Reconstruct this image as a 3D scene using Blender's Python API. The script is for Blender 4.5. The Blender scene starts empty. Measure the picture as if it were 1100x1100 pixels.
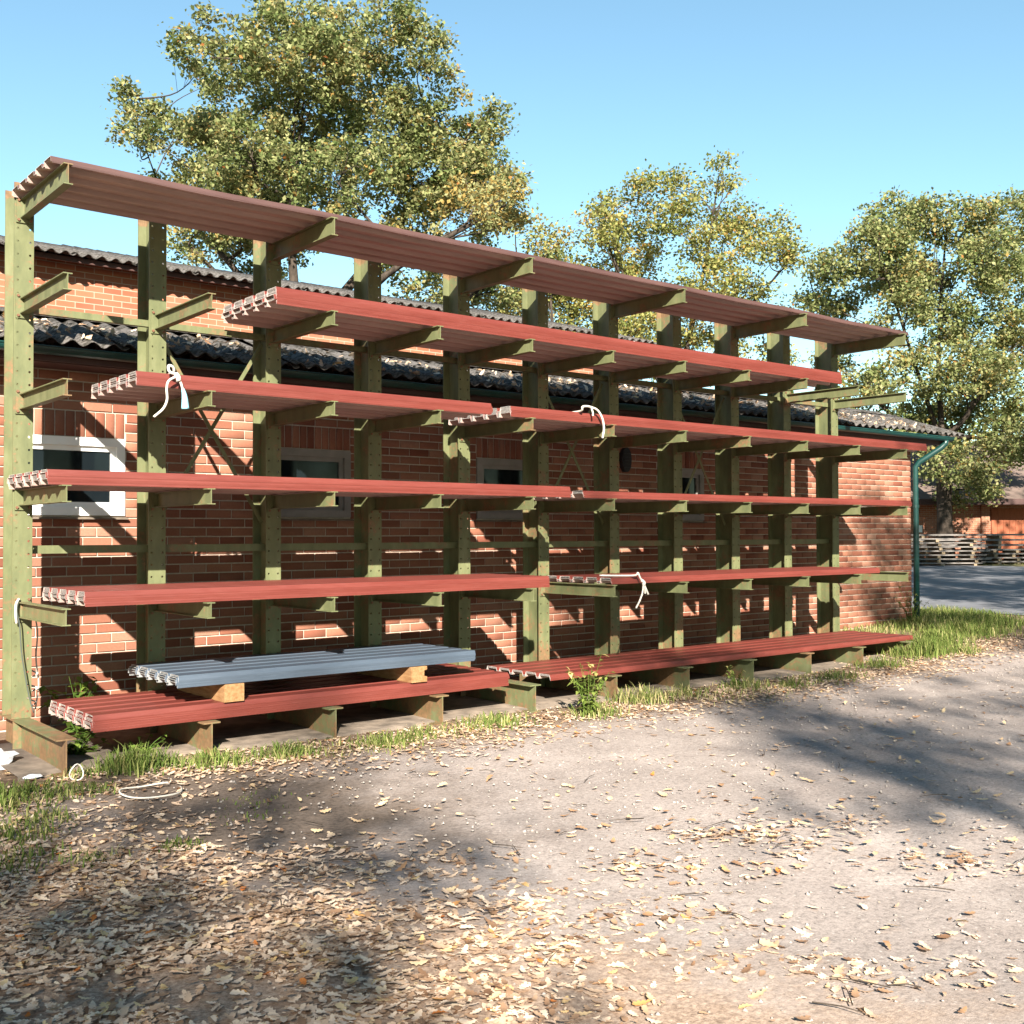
import bpy, bmesh, math, random
import numpy as np
from mathutils import Vector, Matrix

random.seed(7)
rng = np.random.default_rng(7)
SC = bpy.context.scene
COL = SC.collection
R = math.radians

# ------------------------------------------------------------------ camera
CAM = Vector((-2.4176, -9.0668, 1.6688))
FWD = Vector((0.62849533, 0.77752646, 0.02112414))
RGT = Vector((0.77774238, -0.62857307, -0.00356242))
UPV = Vector((-0.01050819, -0.0186681, 0.99977051))
cd = bpy.data.cameras.new('camera')
cam = bpy.data.objects.new('camera', cd)
COL.objects.link(cam)
cam.matrix_world = Matrix(((RGT.x, UPV.x, -FWD.x, CAM.x), (RGT.y, UPV.y, -FWD.y, CAM.y),
                           (RGT.z, UPV.z, -FWD.z, CAM.z), (0, 0, 0, 1)))
cd.sensor_width = 36
cd.lens = 1180.07 / 1100 * 36
cd.clip_end = 2000
SC.camera = cam
SC.render.resolution_x = SC.render.resolution_y = 1024

# ------------------------------------------------------------------ sky, sun, exposure
SUN = Vector((-0.68, -1.0, 0.634)).normalized()
ELEV = math.asin(SUN.z)
AZ = math.atan2(SUN.x, SUN.y)
world = bpy.data.worlds.new('World')
SC.world = world
world.use_nodes = True
wn = world.node_tree
sky = wn.nodes.new('ShaderNodeTexSky')
sky.sky_type = 'NISHITA'
sky.sun_disc = False
sky.sun_elevation = ELEV
sky.sun_rotation = AZ % (2 * math.pi)
sky.air_density = 1.0
sky.dust_density = 0.1
sky.ozone_density = 0.35
bg = wn.nodes['Background']
tint = wn.nodes.new('ShaderNodeMix')
tint.data_type, tint.blend_type = 'RGBA', 'MULTIPLY'
tint.inputs[0].default_value = 1.0
tint.inputs[7].default_value = (1.0, 1.24, 1.17, 1)
wn.links.new(sky.outputs[0], tint.inputs[6])
wn.links.new(tint.outputs[2], bg.inputs[0])
bg.inputs[1].default_value = 0.050
sd = bpy.data.lights.new('sun', 'SUN')
sd.energy = 5.0
sd.angle = R(0.53)
sd.color = (1.0, 0.93, 0.82)
sun = bpy.data.objects.new('sun', sd)
COL.objects.link(sun)
sun.rotation_euler = SUN.to_track_quat('Z', 'Y').to_euler()
sun.location = (0, -20, 30)
SC.view_settings.view_transform = 'Standard'
SC.view_settings.look = 'None'
SC.view_settings.exposure = 1.95
SC.view_settings.gamma = 1
SC.view_settings.use_curve_mapping = False
SC.render.engine = 'CYCLES'


# ------------------------------------------------------------------ materials
class NT:
    def __init__(s, name):
        s.m = bpy.data.materials.new(name)
        s.m.use_nodes = True
        s.t = s.m.node_tree
        s.b = s.t.nodes['Principled BSDF']

    def n(s, typ, **kw):
        o = s.t.nodes.new(typ)
        for k, v in kw.items():
            setattr(o, k, v)
        return o

    def l(s, a, b):
        s.t.links.new(a, b)

    def noise(s, vec, scale, detail=4, rough=0.55):
        o = s.n('ShaderNodeTexNoise')
        o.inputs['Scale'].default_value = scale
        o.inputs['Detail'].default_value = detail
        o.inputs['Roughness'].default_value = rough
        s.l(vec, o.inputs['Vector'])
        return o.outputs['Fac']

    def ramp(s, fac, stops):
        o = s.n('ShaderNodeValToRGB')
        e = o.color_ramp.elements
        while len(e) > len(stops):
            e.remove(e[-1])
        while len(e) < len(stops):
            e.new(1)
        for el, (p, c) in zip(e, stops):
            el.position = p
            el.color = (c[0], c[1], c[2], 1) if not isinstance(c, (int, float)) else (c, c, c, 1)
        s.l(fac, o.inputs[0])
        return o.outputs[0]

    def mix(s, fac, a, b, mode='MIX'):
        o = s.n('ShaderNodeMix', data_type='RGBA', blend_type=mode)
        for sock, v in ((o.inputs[0], fac), (o.inputs[6], a), (o.inputs[7], b)):
            if isinstance(v, (int, float)):
                sock.default_value = v
            elif isinstance(v, tuple):
                sock.default_value = (v[0], v[1], v[2], 1)
            else:
                s.l(v, sock)
        return o.outputs[2]

    def math(s, op, a, b=0.0, c=None):
        o = s.n('ShaderNodeMath', operation=op)
        for i, v in enumerate((a, b) if c is None else (a, b, c)):
            if isinstance(v, (int, float)):
                o.inputs[i].default_value = v
            else:
                s.l(v, o.inputs[i])
        return o.outputs[0]

    def bump(s, h, strength=0.3, dist=0.01):
        o = s.n('ShaderNodeBump')
        o.inputs['Strength'].default_value = strength
        o.inputs['Distance'].default_value = dist
        s.l(h, o.inputs['Height'])
        s.l(o.outputs[0], s.b.inputs['Normal'])

    def set(s, col=None, rough=0.6, metal=0.0, spec=0.5):
        if col is not None:
            if isinstance(col, tuple):
                s.b.inputs['Base Color'].default_value = (col[0], col[1], col[2], 1)
            else:
                s.l(col, s.b.inputs['Base Color'])
        if isinstance(rough, (int, float)):
            s.b.inputs['Roughness'].default_value = rough
        else:
            s.l(rough, s.b.inputs['Roughness'])
        s.b.inputs['Metallic'].default_value = metal
        s.b.inputs['Specular IOR Level'].default_value = spec
        return s

    def pos(s):
        return s.n('ShaderNodeNewGeometry').outputs['Position']

    def obj(s):
        return s.n('ShaderNodeTexCoord').outputs['Object']

    def rnd(s):
        return s.n('ShaderNodeObjectInfo').outputs['Random']

    def attr(s, name='rnd'):
        return s.n('ShaderNodeAttribute', attribute_name=name).outputs['Fac']

    def sep(s, vec):
        o = s.n('ShaderNodeSeparateXYZ')
        s.l(vec, o.inputs[0])
        return o.outputs

    def scale(s, vec, v):
        o = s.n('ShaderNodeVectorMath', operation='MULTIPLY')
        s.l(vec, o.inputs[0])
        o.inputs[1].default_value = v
        return o.outputs[0]


def plain(name, col, rough=0.6, metal=0.0, var=0.12, scale=6.0, spec=0.5, stretch=(1, 1, 1)):
    t = NT(name)
    p = t.scale(t.pos(), stretch)
    f = t.noise(p, scale)
    lo = tuple(c * (1 - var) for c in col)
    hi = tuple(min(1, c * (1 + var)) for c in col)
    t.set(t.ramp(f, [(0.3, lo), (0.7, hi)]), rough, metal, spec)
    return t.m


def m_green():
    t = NT('green_rack_paint')
    p = t.pos()
    a = t.noise(t.scale(p, (1, 1, 0.35)), 9, 6, 0.65)
    base = t.ramp(a, [(0.3, (0.082, 0.092, 0.042)), (0.55, (0.118, 0.126, 0.058)), (0.75, (0.155, 0.160, 0.084))])
    z = t.sep(p)[2]
    # rust: speckled near the arm joints, at the column heads and along the foot
    r1 = t.noise(p, 26, 8, 0.7)
    r2 = t.noise(p, 3.1, 3, 0.5)
    foot = t.math('SUBTRACT', 1.0, t.math('MULTIPLY', z, 1.1))
    foot = t.math('MAXIMUM', foot, 0.0)
    foot = t.math('MULTIPLY', foot, 0.11)
    top = t.math('MULTIPLY', t.math('MAXIMUM', t.math('SUBTRACT', z, 4.33), 0.0), 2.6)
    s = t.math('ADD', t.math('MULTIPLY', r1, 0.48), t.math('MULTIPLY', r2, 0.60))
    s = t.math('ADD', t.math('ADD', s, foot), top)
    mask = t.ramp(s, [(0.590, 0.0), (0.665, 1.0)])
    rust = t.ramp(r1, [(0.3, (0.09, 0.040, 0.020)), (0.7, (0.23, 0.125, 0.065))])
    mk2 = t.math('MULTIPLY', mask, 0.8)
    t.set(t.mix(mk2, base, rust), 0.55, 0, 0.4)
    t.bump(r1, 0.15, 0.004)
    return t.m


def m_sheet(name, lo, hi, rough=0.33):
    t = NT(name)
    p = t.pos()
    a = t.noise(t.scale(p, (0.5, 5, 5)), 3.0, 5, 0.6)
    b = t.noise(t.scale(p, (3, 40, 40)), 3.0, 3, 0.6)
    c = t.ramp(a, [(0.3, lo), (0.7, hi)])
    dust = t.ramp(b, [(0.45, 0.0), (0.8, 0.15)])
    c2 = t.mix(dust, c, tuple(min(1, x * 1.15 + 0.05) for x in hi))
    t.set(c2, t.ramp(a, [(0.3, rough), (0.7, rough + 0.15)]), 0, 0.5)
    return t.m


def m_brick(name, use_obj=True):
    t = NT(name)
    p = t.pos()
    r = t.math('FRACT', t.math('ADD', t.attr('rnd'), t.rnd())) if use_obj else t.attr('rnd')
    base = t.ramp(r, [(0.0, (0.145, 0.050, 0.031)), (0.25, (0.205, 0.081, 0.050)), (0.55, (0.265, 0.120, 0.076)),
                      (0.8, (0.180, 0.070, 0.044)), (1.0, (0.31, 0.172, 0.118))])
    n1 = t.noise(p, 45, 6, 0.7)
    n2 = t.noise(p, 1.4, 4, 0.6)
    c = t.mix(t.ramp(n1, [(0.35, 0.0), (0.75, 0.35)]), base, (0.13, 0.04, 0.022))
    c = t.mix(t.ramp(n2, [(0.5, 0.0), (0.8, 0.3)]), c, (0.28, 0.17, 0.115))
    t.set(c, 0.88, 0, 0.2)
    t.bump(n1, 0.35, 0.004)
    return t.m


def m_brickwall_far(name, w=0.25, h=0.083):
    t = NT(name)
    o = t.obj()
    s = t.sep(o)
    cmb = t.n('ShaderNodeCombineXYZ')
    t.l(s[0], cmb.inputs[0])
    t.l(s[2], cmb.inputs[1])
    b = t.n('ShaderNodeTexBrick')
    t.l(cmb.outputs[0], b.inputs['Vector'])
    b.inputs['Scale'].default_value = 1.0
    b.inputs['Brick Width'].default_value = w
    b.inputs['Row Height'].default_value = h
    b.inputs['Mortar Size'].default_value = 0.006
    b.inputs['Color1'].default_value = (0.29, 0.11, 0.06, 1)
    b.inputs['Color2'].default_value = (0.22, 0.072, 0.04, 1)
    b.inputs['Mortar'].default_value = (0.30, 0.24, 0.18, 1)
    n = t.noise(o, 1.3, 4)
    t.set(t.mix(t.ramp(n, [(0.4, 0.0), (0.75, 0.35)]), b.outputs[0], (0.28, 0.165, 0.11)), 0.9, 0, 0.2)
    return t.m


def m_leafy(name, stops, transl=0.3, attr='rnd'):
    t = NT(name)
    c = t.ramp(t.attr(attr), stops)
    t.set(c, 0.7, 0, 0.1)
    tr = t.n('ShaderNodeBsdfTranslucent')
    t.l(c, tr.inputs[0])
    mx = t.n('ShaderNodeMixShader')
    mx.inputs[0].default_value = transl
    t.l(t.b.outputs[0], mx.inputs[1])
    t.l(tr.outputs[0], mx.inputs[2])
    t.l(mx.outputs[0], t.t.nodes['Material Output'].inputs[0])
    return t.m


def m_ground():
    t = NT('gravel_yard')
    p = t.pos()
    x, y, z = t.sep(p)
    n1 = t.noise(p, 0.45, 5, 0.6)
    n2 = t.noise(p, 2.2, 6, 0.65)
    n3 = t.noise(p, 34, 4, 0.7)
    n4 = t.noise(p, 105, 4, 0.75)
    g = t.ramp(n2, [(0.3, (0.265, 0.220, 0.196)), (0.55, (0.325, 0.273, 0.244)), (0.75, (0.385, 0.328, 0.295))])
    sp = t.ramp(n3, [(0.33, 0.66), (0.5, 1.0), (0.68, 1.12)])
    g = t.mix(1.0, g, sp, 'MULTIPLY')
    g = t.mix(1.0, g, t.ramp(n4, [(0.34, 0.74), (0.5, 1.0), (0.66, 1.12)]), 'MULTIPLY')
    g = t.mix(1.0, g, t.ramp(n1, [(0.36, 0.84), (0.62, 1.05)]), 'MULTIPLY')
    v = t.n('ShaderNodeTexVoronoi')
    v.inputs['Scale'].default_value = 55
    t.l(p, v.inputs['Vector'])
    vs = t.n('ShaderNodeSeparateColor')
    t.l(v.outputs['Color'], vs.inputs[0])
    peb = t.ramp(vs.outputs[0], [(0.80, 0.0), (0.86, 1.0)])
    near = t.ramp(v.outputs['Distance'], [(0.25, 1.0), (0.45, 0.0)])
    g = t.mix(t.math('MULTIPLY', t.math('MULTIPLY', peb, near), 0.5), g,
              t.ramp(vs.outputs[1], [(0.2, (0.16, 0.14, 0.12)), (0.6, (0.45, 0.40, 0.36)), (1, (0.62, 0.58, 0.54))]))
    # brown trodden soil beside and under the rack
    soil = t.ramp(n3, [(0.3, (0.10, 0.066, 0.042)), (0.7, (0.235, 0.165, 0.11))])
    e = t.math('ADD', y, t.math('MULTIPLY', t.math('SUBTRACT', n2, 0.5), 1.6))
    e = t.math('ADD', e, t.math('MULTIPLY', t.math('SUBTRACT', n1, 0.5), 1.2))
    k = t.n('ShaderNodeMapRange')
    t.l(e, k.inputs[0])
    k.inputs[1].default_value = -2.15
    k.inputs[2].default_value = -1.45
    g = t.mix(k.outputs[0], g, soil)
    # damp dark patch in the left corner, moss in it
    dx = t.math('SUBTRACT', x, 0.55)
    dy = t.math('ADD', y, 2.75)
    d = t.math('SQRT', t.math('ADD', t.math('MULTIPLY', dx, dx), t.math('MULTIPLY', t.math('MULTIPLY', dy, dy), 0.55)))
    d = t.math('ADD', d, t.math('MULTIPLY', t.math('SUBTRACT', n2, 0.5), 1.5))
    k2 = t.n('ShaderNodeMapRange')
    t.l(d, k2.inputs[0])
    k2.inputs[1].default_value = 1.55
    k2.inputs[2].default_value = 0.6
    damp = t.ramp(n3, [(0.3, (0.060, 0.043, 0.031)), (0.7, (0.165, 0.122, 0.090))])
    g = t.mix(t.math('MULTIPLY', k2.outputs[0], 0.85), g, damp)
    # humus beneath the leaf carpet, far left
    hx = t.math('ADD', t.math('ADD', x, t.math('MULTIPLY', y, 0.25)), t.math('MULTIPLY', n2, 0.9))
    k3 = t.n('ShaderNodeMapRange')
    t.l(hx, k3.inputs[0])
    k3.inputs[1].default_value = -0.75
    k3.inputs[2].default_value = -1.35
    g = t.mix(k3.outputs[0], g, soil)
    # crushed leaf crumbs beneath the carpet
    lx = t.math('ADD', t.math('SUBTRACT', t.math('SUBTRACT', x, -0.72), t.math('MULTIPLY', t.math('SUBTRACT', -1.8, y), 0.36)),
                t.math('MULTIPLY', t.math('SUBTRACT', n2, 0.5), 1.5))
    k4 = t.n('ShaderNodeMapRange')
    t.l(lx, k4.inputs[0])
    k4.inputs[1].default_value = 0.25
    k4.inputs[2].default_value = -0.45
    n5 = t.noise(p, 42, 5, 0.75)
    crumbs = t.ramp(n5, [(0.32, (0.13, 0.082, 0.052)), (0.5, (0.30, 0.21, 0.15)), (0.68, (0.48, 0.36, 0.265))])
    g = t.mix(t.math('MULTIPLY', k4.outputs[0], 0.85), g, crumbs)
    # turf on the rise and beyond
    far = t.n('ShaderNodeMapRange')
    t.l(x, far.inputs[0])
    far.inputs[1].default_value = 37.6
    far.inputs[2].default_value = 38.6
    g = t.mix(far.outputs[0], g, t.ramp(n2, [(0.35, (0.16, 0.145, 0.055)), (0.7, (0.36, 0.30, 0.15))]))
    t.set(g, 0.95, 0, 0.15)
    hh = t.math('ADD', t.math('MULTIPLY', n3, 0.8), t.math('MULTIPLY', n4, 0.4))
    t.bump(hh, 0.42, 0.014)
    return t.m


def m_bark(name, a, b):
    t = NT(name)
    p = t.scale(t.pos(), (1, 1, 0.25))
    n = t.noise(p, 8, 6, 0.7)
    t.set(t.ramp(n, [(0.35, a), (0.65, b)]), 0.95, 0, 0.1)
    t.bump(n, 0.6, 0.04)
    return t.m


def m_wood(name, a, b, stretch=(1, 14, 14)):
    t = NT(name)
    p = t.scale(t.pos(), stretch)
    n = t.noise(p, 5, 5, 0.65)
    t.set(t.ramp(n, [(0.3, a), (0.7, b)]), 0.8, 0, 0.2)
    return t.m


def m_cement():
    t = NT('weathered_fibre_cement')
    p = t.pos()
    n = t.noise(p, 2.5, 6, 0.7)
    n2 = t.noise(p, 20, 6, 0.7)
    c = t.ramp(n, [(0.3, (0.070, 0.064, 0.059)), (0.7, (0.13, 0.119, 0.114))])
    c = t.mix(t.ramp(n2, [(0.46, 0.0), (0.56, 0.9)]), c, (0.025, 0.023, 0.018))
    t.set(c, 0.95, 0, 0.15)
    t.bump(n2, 0.3, 0.01)
    return t.m


def m_roof_tile():
    t = NT('tan_shed_roof')
    p = t.obj()
    n = t.noise(p, 1.2, 5, 0.65)
    w = t.n('ShaderNodeTexWave', bands_direction='X')
    w.inputs['Scale'].default_value = 1.1
    t.l(p, w.inputs['Vector'])
    c = t.ramp(n, [(0.3, (0.10, 0.072, 0.062)), (0.7, (0.17, 0.128, 0.105))])
    c = t.mix(t.math('MULTIPLY', w.outputs['Fac'], 0.25), c, (0.13, 0.09, 0.075))
    t.set(c, 0.9, 0, 0.2)
    return t.m


M = dict(
    green=m_green(),
    red=m_sheet('red_sheet_paint', (0.105, 0.0185, 0.0125), (0.138, 0.026, 0.0175), 0.42),
    redback=plain('sheet_back_coat', (0.37, 0.265, 0.232), 0.55, 0, 0.18, 3, 0.4, (0.3, 4, 4)),
    brownsheet=m_sheet('weathered_brown_sheet_paint', (0.052, 0.024, 0.021), (0.080, 0.038, 0.032), 0.5),
    greyframe=plain('weathered_frame_paint', (0.20, 0.185, 0.17), 0.7, 0, 0.15),  # shade on the other windows put into their frame colour
    edge=plain('cut_sheet_edge', (0.70, 0.67, 0.63), 0.45, 0, 0.2, 40),
    grey=m_sheet('blue_grey_sheet_paint', (0.042, 0.057, 0.078), (0.056, 0.074, 0.100), 0.40),
    greyback=plain('grey_back_coat', (0.28, 0.29, 0.29), 0.55),
    brick=m_brick('red_brick'),
    mortar=plain('mortar', (0.42, 0.36, 0.295), 0.95, 0, 0.15, 30, 0.1),
    farbrick=m_brickwall_far('hall_brickwork'),
    shedbrick=m_brickwall_far('shed_brickwork'),
    white=plain('white_window_paint', (0.76, 0.75, 0.73), 0.5, 0, 0.05),
    glass=NT('dark_window_glass').set((0.006, 0.009, 0.011), 0.08, 0, 0.3).m,
    gutter=plain('dark_green_gutter', (0.007, 0.038, 0.034), 0.35, 0, 0.2),
    cement=m_cement(),
    fascia=plain('dark_red_fascia', (0.05, 0.02, 0.016), 0.7),
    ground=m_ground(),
    asphalt=plain('worn_asphalt', (0.125, 0.125, 0.135), 0.9, 0, 0.25, 1.5),
    concrete=plain('footing_concrete', (0.135, 0.105, 0.080), 0.95, 0, 0.45, 7),
    litter=m_leafy('dry_oak_leaf', [(0.0, (0.15, 0.08, 0.045)), (0.18, (0.31, 0.19, 0.115)), (0.45, (0.53, 0.375, 0.26)),
                                    (0.75, (0.66, 0.515, 0.385)), (0.93, (0.55, 0.37, 0.16)), (1.0, (0.50, 0.17, 0.045))], 0.12),
    fallen=m_leafy('fallen_leaf', [(0.0, (0.13, 0.065, 0.035)), (0.3, (0.36, 0.21, 0.115)), (0.6, (0.50, 0.345, 0.205)),
                                   (1.0, (0.60, 0.455, 0.27))], 0.12),
    grass=m_leafy('grass_blade', [(0.0, (0.05, 0.085, 0.018)), (0.5, (0.115, 0.16, 0.035)), (0.8, (0.22, 0.23, 0.075)),
                                  (1.0, (0.46, 0.38, 0.19))], 0.3),
    weed=m_leafy('weed_leaf', [(0.0, (0.09, 0.14, 0.025)), (0.7, (0.19, 0.23, 0.055)), (1.0, (0.5, 0.36, 0.16))], 0.3),
    ivy=m_leafy('ivy_leaf', [(0.0, (0.06, 0.11, 0.02)), (1.0, (0.21, 0.28, 0.05))], 0.3),
    oak=m_leafy('oak_foliage', [(0.0, (0.10, 0.135, 0.042)), (0.45, (0.225, 0.245, 0.095)), (0.8, (0.335, 0.315, 0.150)),
                                (0.95, (0.33, 0.22, 0.06)), (1.0, (0.42, 0.15, 0.05))], 0.42),
    yellowoak=m_leafy('yellowing_foliage', [(0.0, (0.12, 0.15, 0.038)), (0.45, (0.265, 0.265, 0.085)),
                                            (0.8, (0.40, 0.345, 0.125)), (1.0, (0.45, 0.23, 0.06))], 0.42),
    farwood=m_leafy('far_foliage', [(0.0, (0.05, 0.08, 0.022)), (0.6, (0.15, 0.17, 0.045)), (1.0, (0.27, 0.22, 0.06))], 0.3),
    bark=m_bark('oak_bark', (0.025, 0.02, 0.016), (0.085, 0.066, 0.052)),
    rope=plain('white_rope', (0.50, 0.46, 0.40), 0.85, 0, 0.08, 60),
    blue=plain('frayed_blue_end', (0.25, 0.52, 0.62), 0.8),
    bag=plain('white_plastic', (0.50, 0.51, 0.53), 0.4, 0, 0.06, 8),
    timber=m_wood('sawn_timber', (0.20, 0.095, 0.036), (0.36, 0.21, 0.10), (8, 1.5, 8)),
    oldboard=m_wood('grey_weathered_board', (0.085, 0.075, 0.068), (0.20, 0.18, 0.165)),
    bearer=m_wood('pale_bearer', (0.16, 0.11, 0.065), (0.28, 0.215, 0.14)),
    darkcord=plain('dark_cord', (0.05, 0.06, 0.05), 0.8),
    shedroof=m_roof_tile(),
    sheddoor=m_wood('red_brown_door', (0.20, 0.06, 0.03), (0.30, 0.10, 0.05), (10, 10, 1)),
    dark=plain('black_vent', (0.012, 0.012, 0.014), 0.6),
    bolt=plain('rusty_bolt', (0.17, 0.08, 0.045), 0.6, 0.3),
    stone=plain('small_stone', (0.27, 0.235, 0.21), 0.95, 0, 0.35, 15),
)


# ------------------------------------------------------------------ mesh helpers
class MB:
    def __init__(s):
        s.v, s.f, s.m = [], [], []

    def face(s, idx, m=0):
        s.f.append(tuple(idx))
        s.m.append(m)

    def box(s, x0, x1, y0, y1, z0, z1, m=0):
        b = len(s.v)
        s.v += [(x, y, z) for z in (z0, z1) for y in (y0, y1) for x in (x0, x1)]
        for q in ((0, 2, 3, 1), (4, 5, 7, 6), (0, 1, 5, 4), (2, 6, 7, 3), (0, 4, 6, 2), (1, 3, 7, 5)):
            s.face([b + i for i in q], m)

    def prism(s, poly, axis, a0, a1, m=0, caps=True, capm=None):
        b, n = len(s.v), len(poly)
        for a in (a0, a1):
            for p, q in poly:
                s.v.append((a, p, q) if axis == 'x' else (p, a, q) if axis == 'y' else (p, q, a))
        for i in range(n):
            j = (i + 1) % n
            s.face((b + i, b + j, b + n + j, b + n + i), m)
        if caps:
            s.face(range(b, b + n), m if capm is None else capm)
            s.face(range(b + 2 * n - 1, b + n - 1, -1), m if capm is None else capm)

    def tube(s, pts, rad, n=6, m=0, caps=True):
        pts = [Vector(p) for p in pts]
        if isinstance(rad, (int, float)):
            rad = [rad] * len(pts)
        b = len(s.v)
        ref = None
        for i, p in enumerate(pts):
            d = (pts[min(i + 1, len(pts) - 1)] - pts[max(i - 1, 0)])
            d = d.normalized() if d.length > 1e-9 else Vector((0, 0, 1))
            if ref is None:
                ref = Vector((0, 0, 1)) if abs(d.z) < 0.9 else Vector((1, 0, 0))
            u = d.cross(ref).normalized()
            w = d.cross(u).normalized()
            ref = u.cross(d) * 1.0
            for k in range(n):
                a = 2 * math.pi * k / n
                s.v.append(tuple(p + (u * math.cos(a) + w * math.sin(a)) * rad[i]))
        for i in range(len(pts) - 1):
            for k in range(n):
                k2 = (k + 1) % n
                s.face((b + i * n + k, b + i * n + k2, b + (i + 1) * n + k2, b + (i + 1) * n + k), m)
        if caps:
            s.face(range(b, b + n), m)
            e = b + (len(pts) - 1) * n
            s.face(range(e + n - 1, e - 1, -1), m)

    def mesh(s, name, mats, smooth=False, recalc=True):
        me = bpy.data.meshes.new(name)
        me.from_pydata(s.v, [], s.f)
        for mt in (mats if isinstance(mats, (list, tuple)) else [mats]):
            me.materials.append(mt)
        if max(s.m, default=0) > 0:
            me.polygons.foreach_set('material_index', s.m)
        if recalc:
            bm = bmesh.new()
            bm.from_mesh(me)
            bmesh.ops.recalc_face_normals(bm, faces=bm.faces)
            bm.to_mesh(me)
            bm.free()
        if smooth:
            me.shade_smooth()
        me.update()
        return me

    def build(s, name, mats, parent=None, smooth=False, loc=None, recalc=True):
        return link(name, s.mesh(name, mats, smooth, recalc), parent, loc)


def link(name, me, parent=None, loc=None):
    o = bpy.data.objects.new(name, me)
    COL.objects.link(o)
    if parent:
        o.parent = parent
    if loc is not None:
        o.location = loc
    return o


def tag(o, label=None, cat=None, group=None, kind=None):
    for k, v in (('label', label), ('category', cat), ('group', group), ('kind', kind)):
        if v:
            o[k] = v
    return o


def thing(name, label, cat, loc=(0, 0, 0), rz=0.0, group=None):
    o = bpy.data.objects.new(name, None)
    COL.objects.link(o)
    o.location = loc
    o.rotation_euler = (0, 0, rz)
    o.empty_display_size = 0.2
    return tag(o, label, cat, group)


def np_mesh(name, verts, faces, mats, rnd=None, smooth=False):
    """verts (N,3), faces (F,k) with k constant; rnd one float per face"""
    me = bpy.data.meshes.new(name)
    verts = np.asarray(verts, np.float32)
    faces = np.asarray(faces, np.int32)
    F, k = faces.shape
    me.vertices.add(len(verts))
    me.vertices.foreach_set('co', verts.ravel())
    me.loops.add(F * k)
    me.loops.foreach_set('vertex_index', faces.ravel())
    me.polygons.add(F)
    me.polygons.foreach_set('loop_start', np.arange(0, F * k, k, dtype=np.int32))
    me.polygons.foreach_set('loop_total', np.full(F, k, np.int32))
    for mt in (mats if isinstance(mats, (list, tuple)) else [mats]):
        me.materials.append(mt)
    me.update(calc_edges=True)
    if rnd is not None:
        a = me.attributes.new('rnd', 'FLOAT', 'FACE')
        a.data.foreach_set('value', np.asarray(rnd, np.float32))
    if smooth:
        me.shade_smooth()
    return me


def gz(x, y=0.0):
    t = min(max((x - 8.5) / 5.5, 0), 1)
    return 0.2 * t * t * (3 - 2 * t) + max(0.0, x - 14) * 0.010


def gza(x):
    t = np.clip((x - 8.5) / 5.5, 0, 1)
    return 0.2 * t * t * (3 - 2 * t) + np.maximum(0, x - 14) * 0.010


# ------------------------------------------------------------------ ground and road
def build_ground():
    def axis(lo, hi, a, b, step, far):
        inner = np.arange(a, b + 1e-6, step)
        left = a - np.geomspace(step, a - lo, far)
        right = b + np.geomspace(step, hi - b, far)
        return np.concatenate([left[::-1], inner, right])
    xs = axis(-300, 400, -4, 16, 0.1, 34)
    ys = axis(-300, 400, -9, 3, 0.1, 34)
    X, Y = np.meshgrid(xs, ys)
    Z = gza(X)
    Z += 0.010 * np.sin(X * 1.3 + 0.7 * np.sin(Y * 0.9)) * np.cos(Y * 1.1) + 0.004 * np.sin(X * 5.1) * np.sin(Y * 4.3 + X)
    near = (X > -5) & (X < 17) & (Y > -10) & (Y < 4)
    Z += np.where(near, rng.normal(0, 0.0025, X.shape), 0)
    V = np.stack([X, Y, Z], -1).reshape(-1, 3)
    ny, nx = X.shape
    i = (np.arange(ny - 1)[:, None] * nx + np.arange(nx - 1)[None]).ravel()
    F = np.stack([i, i + 1, i + nx + 1, i + nx], -1)
    tag(link('ground', np_mesh('ground', V, F, M['ground'], smooth=True)), 'pale gravel yard with bare soil beside the rack', None, None, 'structure')


build_ground()


def build_road():
    ys = np.linspace(-60, 90, 76)
    xs = np.linspace(16.6, 38.0, 12)
    V, F = [], []
    for j, y in enumerate(ys):
        wob = 0.35 * math.sin(y * 0.8) + 0.2 * math.sin(y * 2.3)
        for i, x in enumerate(xs):
            xx = x + (wob if i == 0 else (0.6 * math.sin(y * 0.35) if i == len(xs) - 1 else 0))
            V.append((xx, y, gz(xx) + 0.016))
    n = len(xs)
    for j in range(len(ys) - 1):
        for i in range(n - 1):
            F.append((j * n + i, j * n + i + 1, (j + 1) * n + i + 1, (j + 1) * n + i))
    tag(link('road', np_mesh('road', V, F, M['asphalt'], smooth=True)), 'grey asphalt drive beyond the end of the brick wing', None, None, 'structure')


build_road()

# ------------------------------------------------------------------ brick wing behind the rack
YW = 1.0
XE = 14.28
WINS = [(0.18, 1.15), (2.60, 3.53), (5.20, 6.12), (8.20, 9.10)]
WZ0, WZ1 = 1.86, 2.56
wing = thing('brick_wing', 'low red brick wing with corrugated roof and green gutter behind the rack', 'building', (5, 1.9, 0))
WL = wing.location


def wpart(name, mb, mats, smooth=False, parent=None):
    o = mb.build(name, mats, parent or wing, smooth)
    o.matrix_parent_inverse = Matrix.Translation(-WL)
    return o


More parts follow.
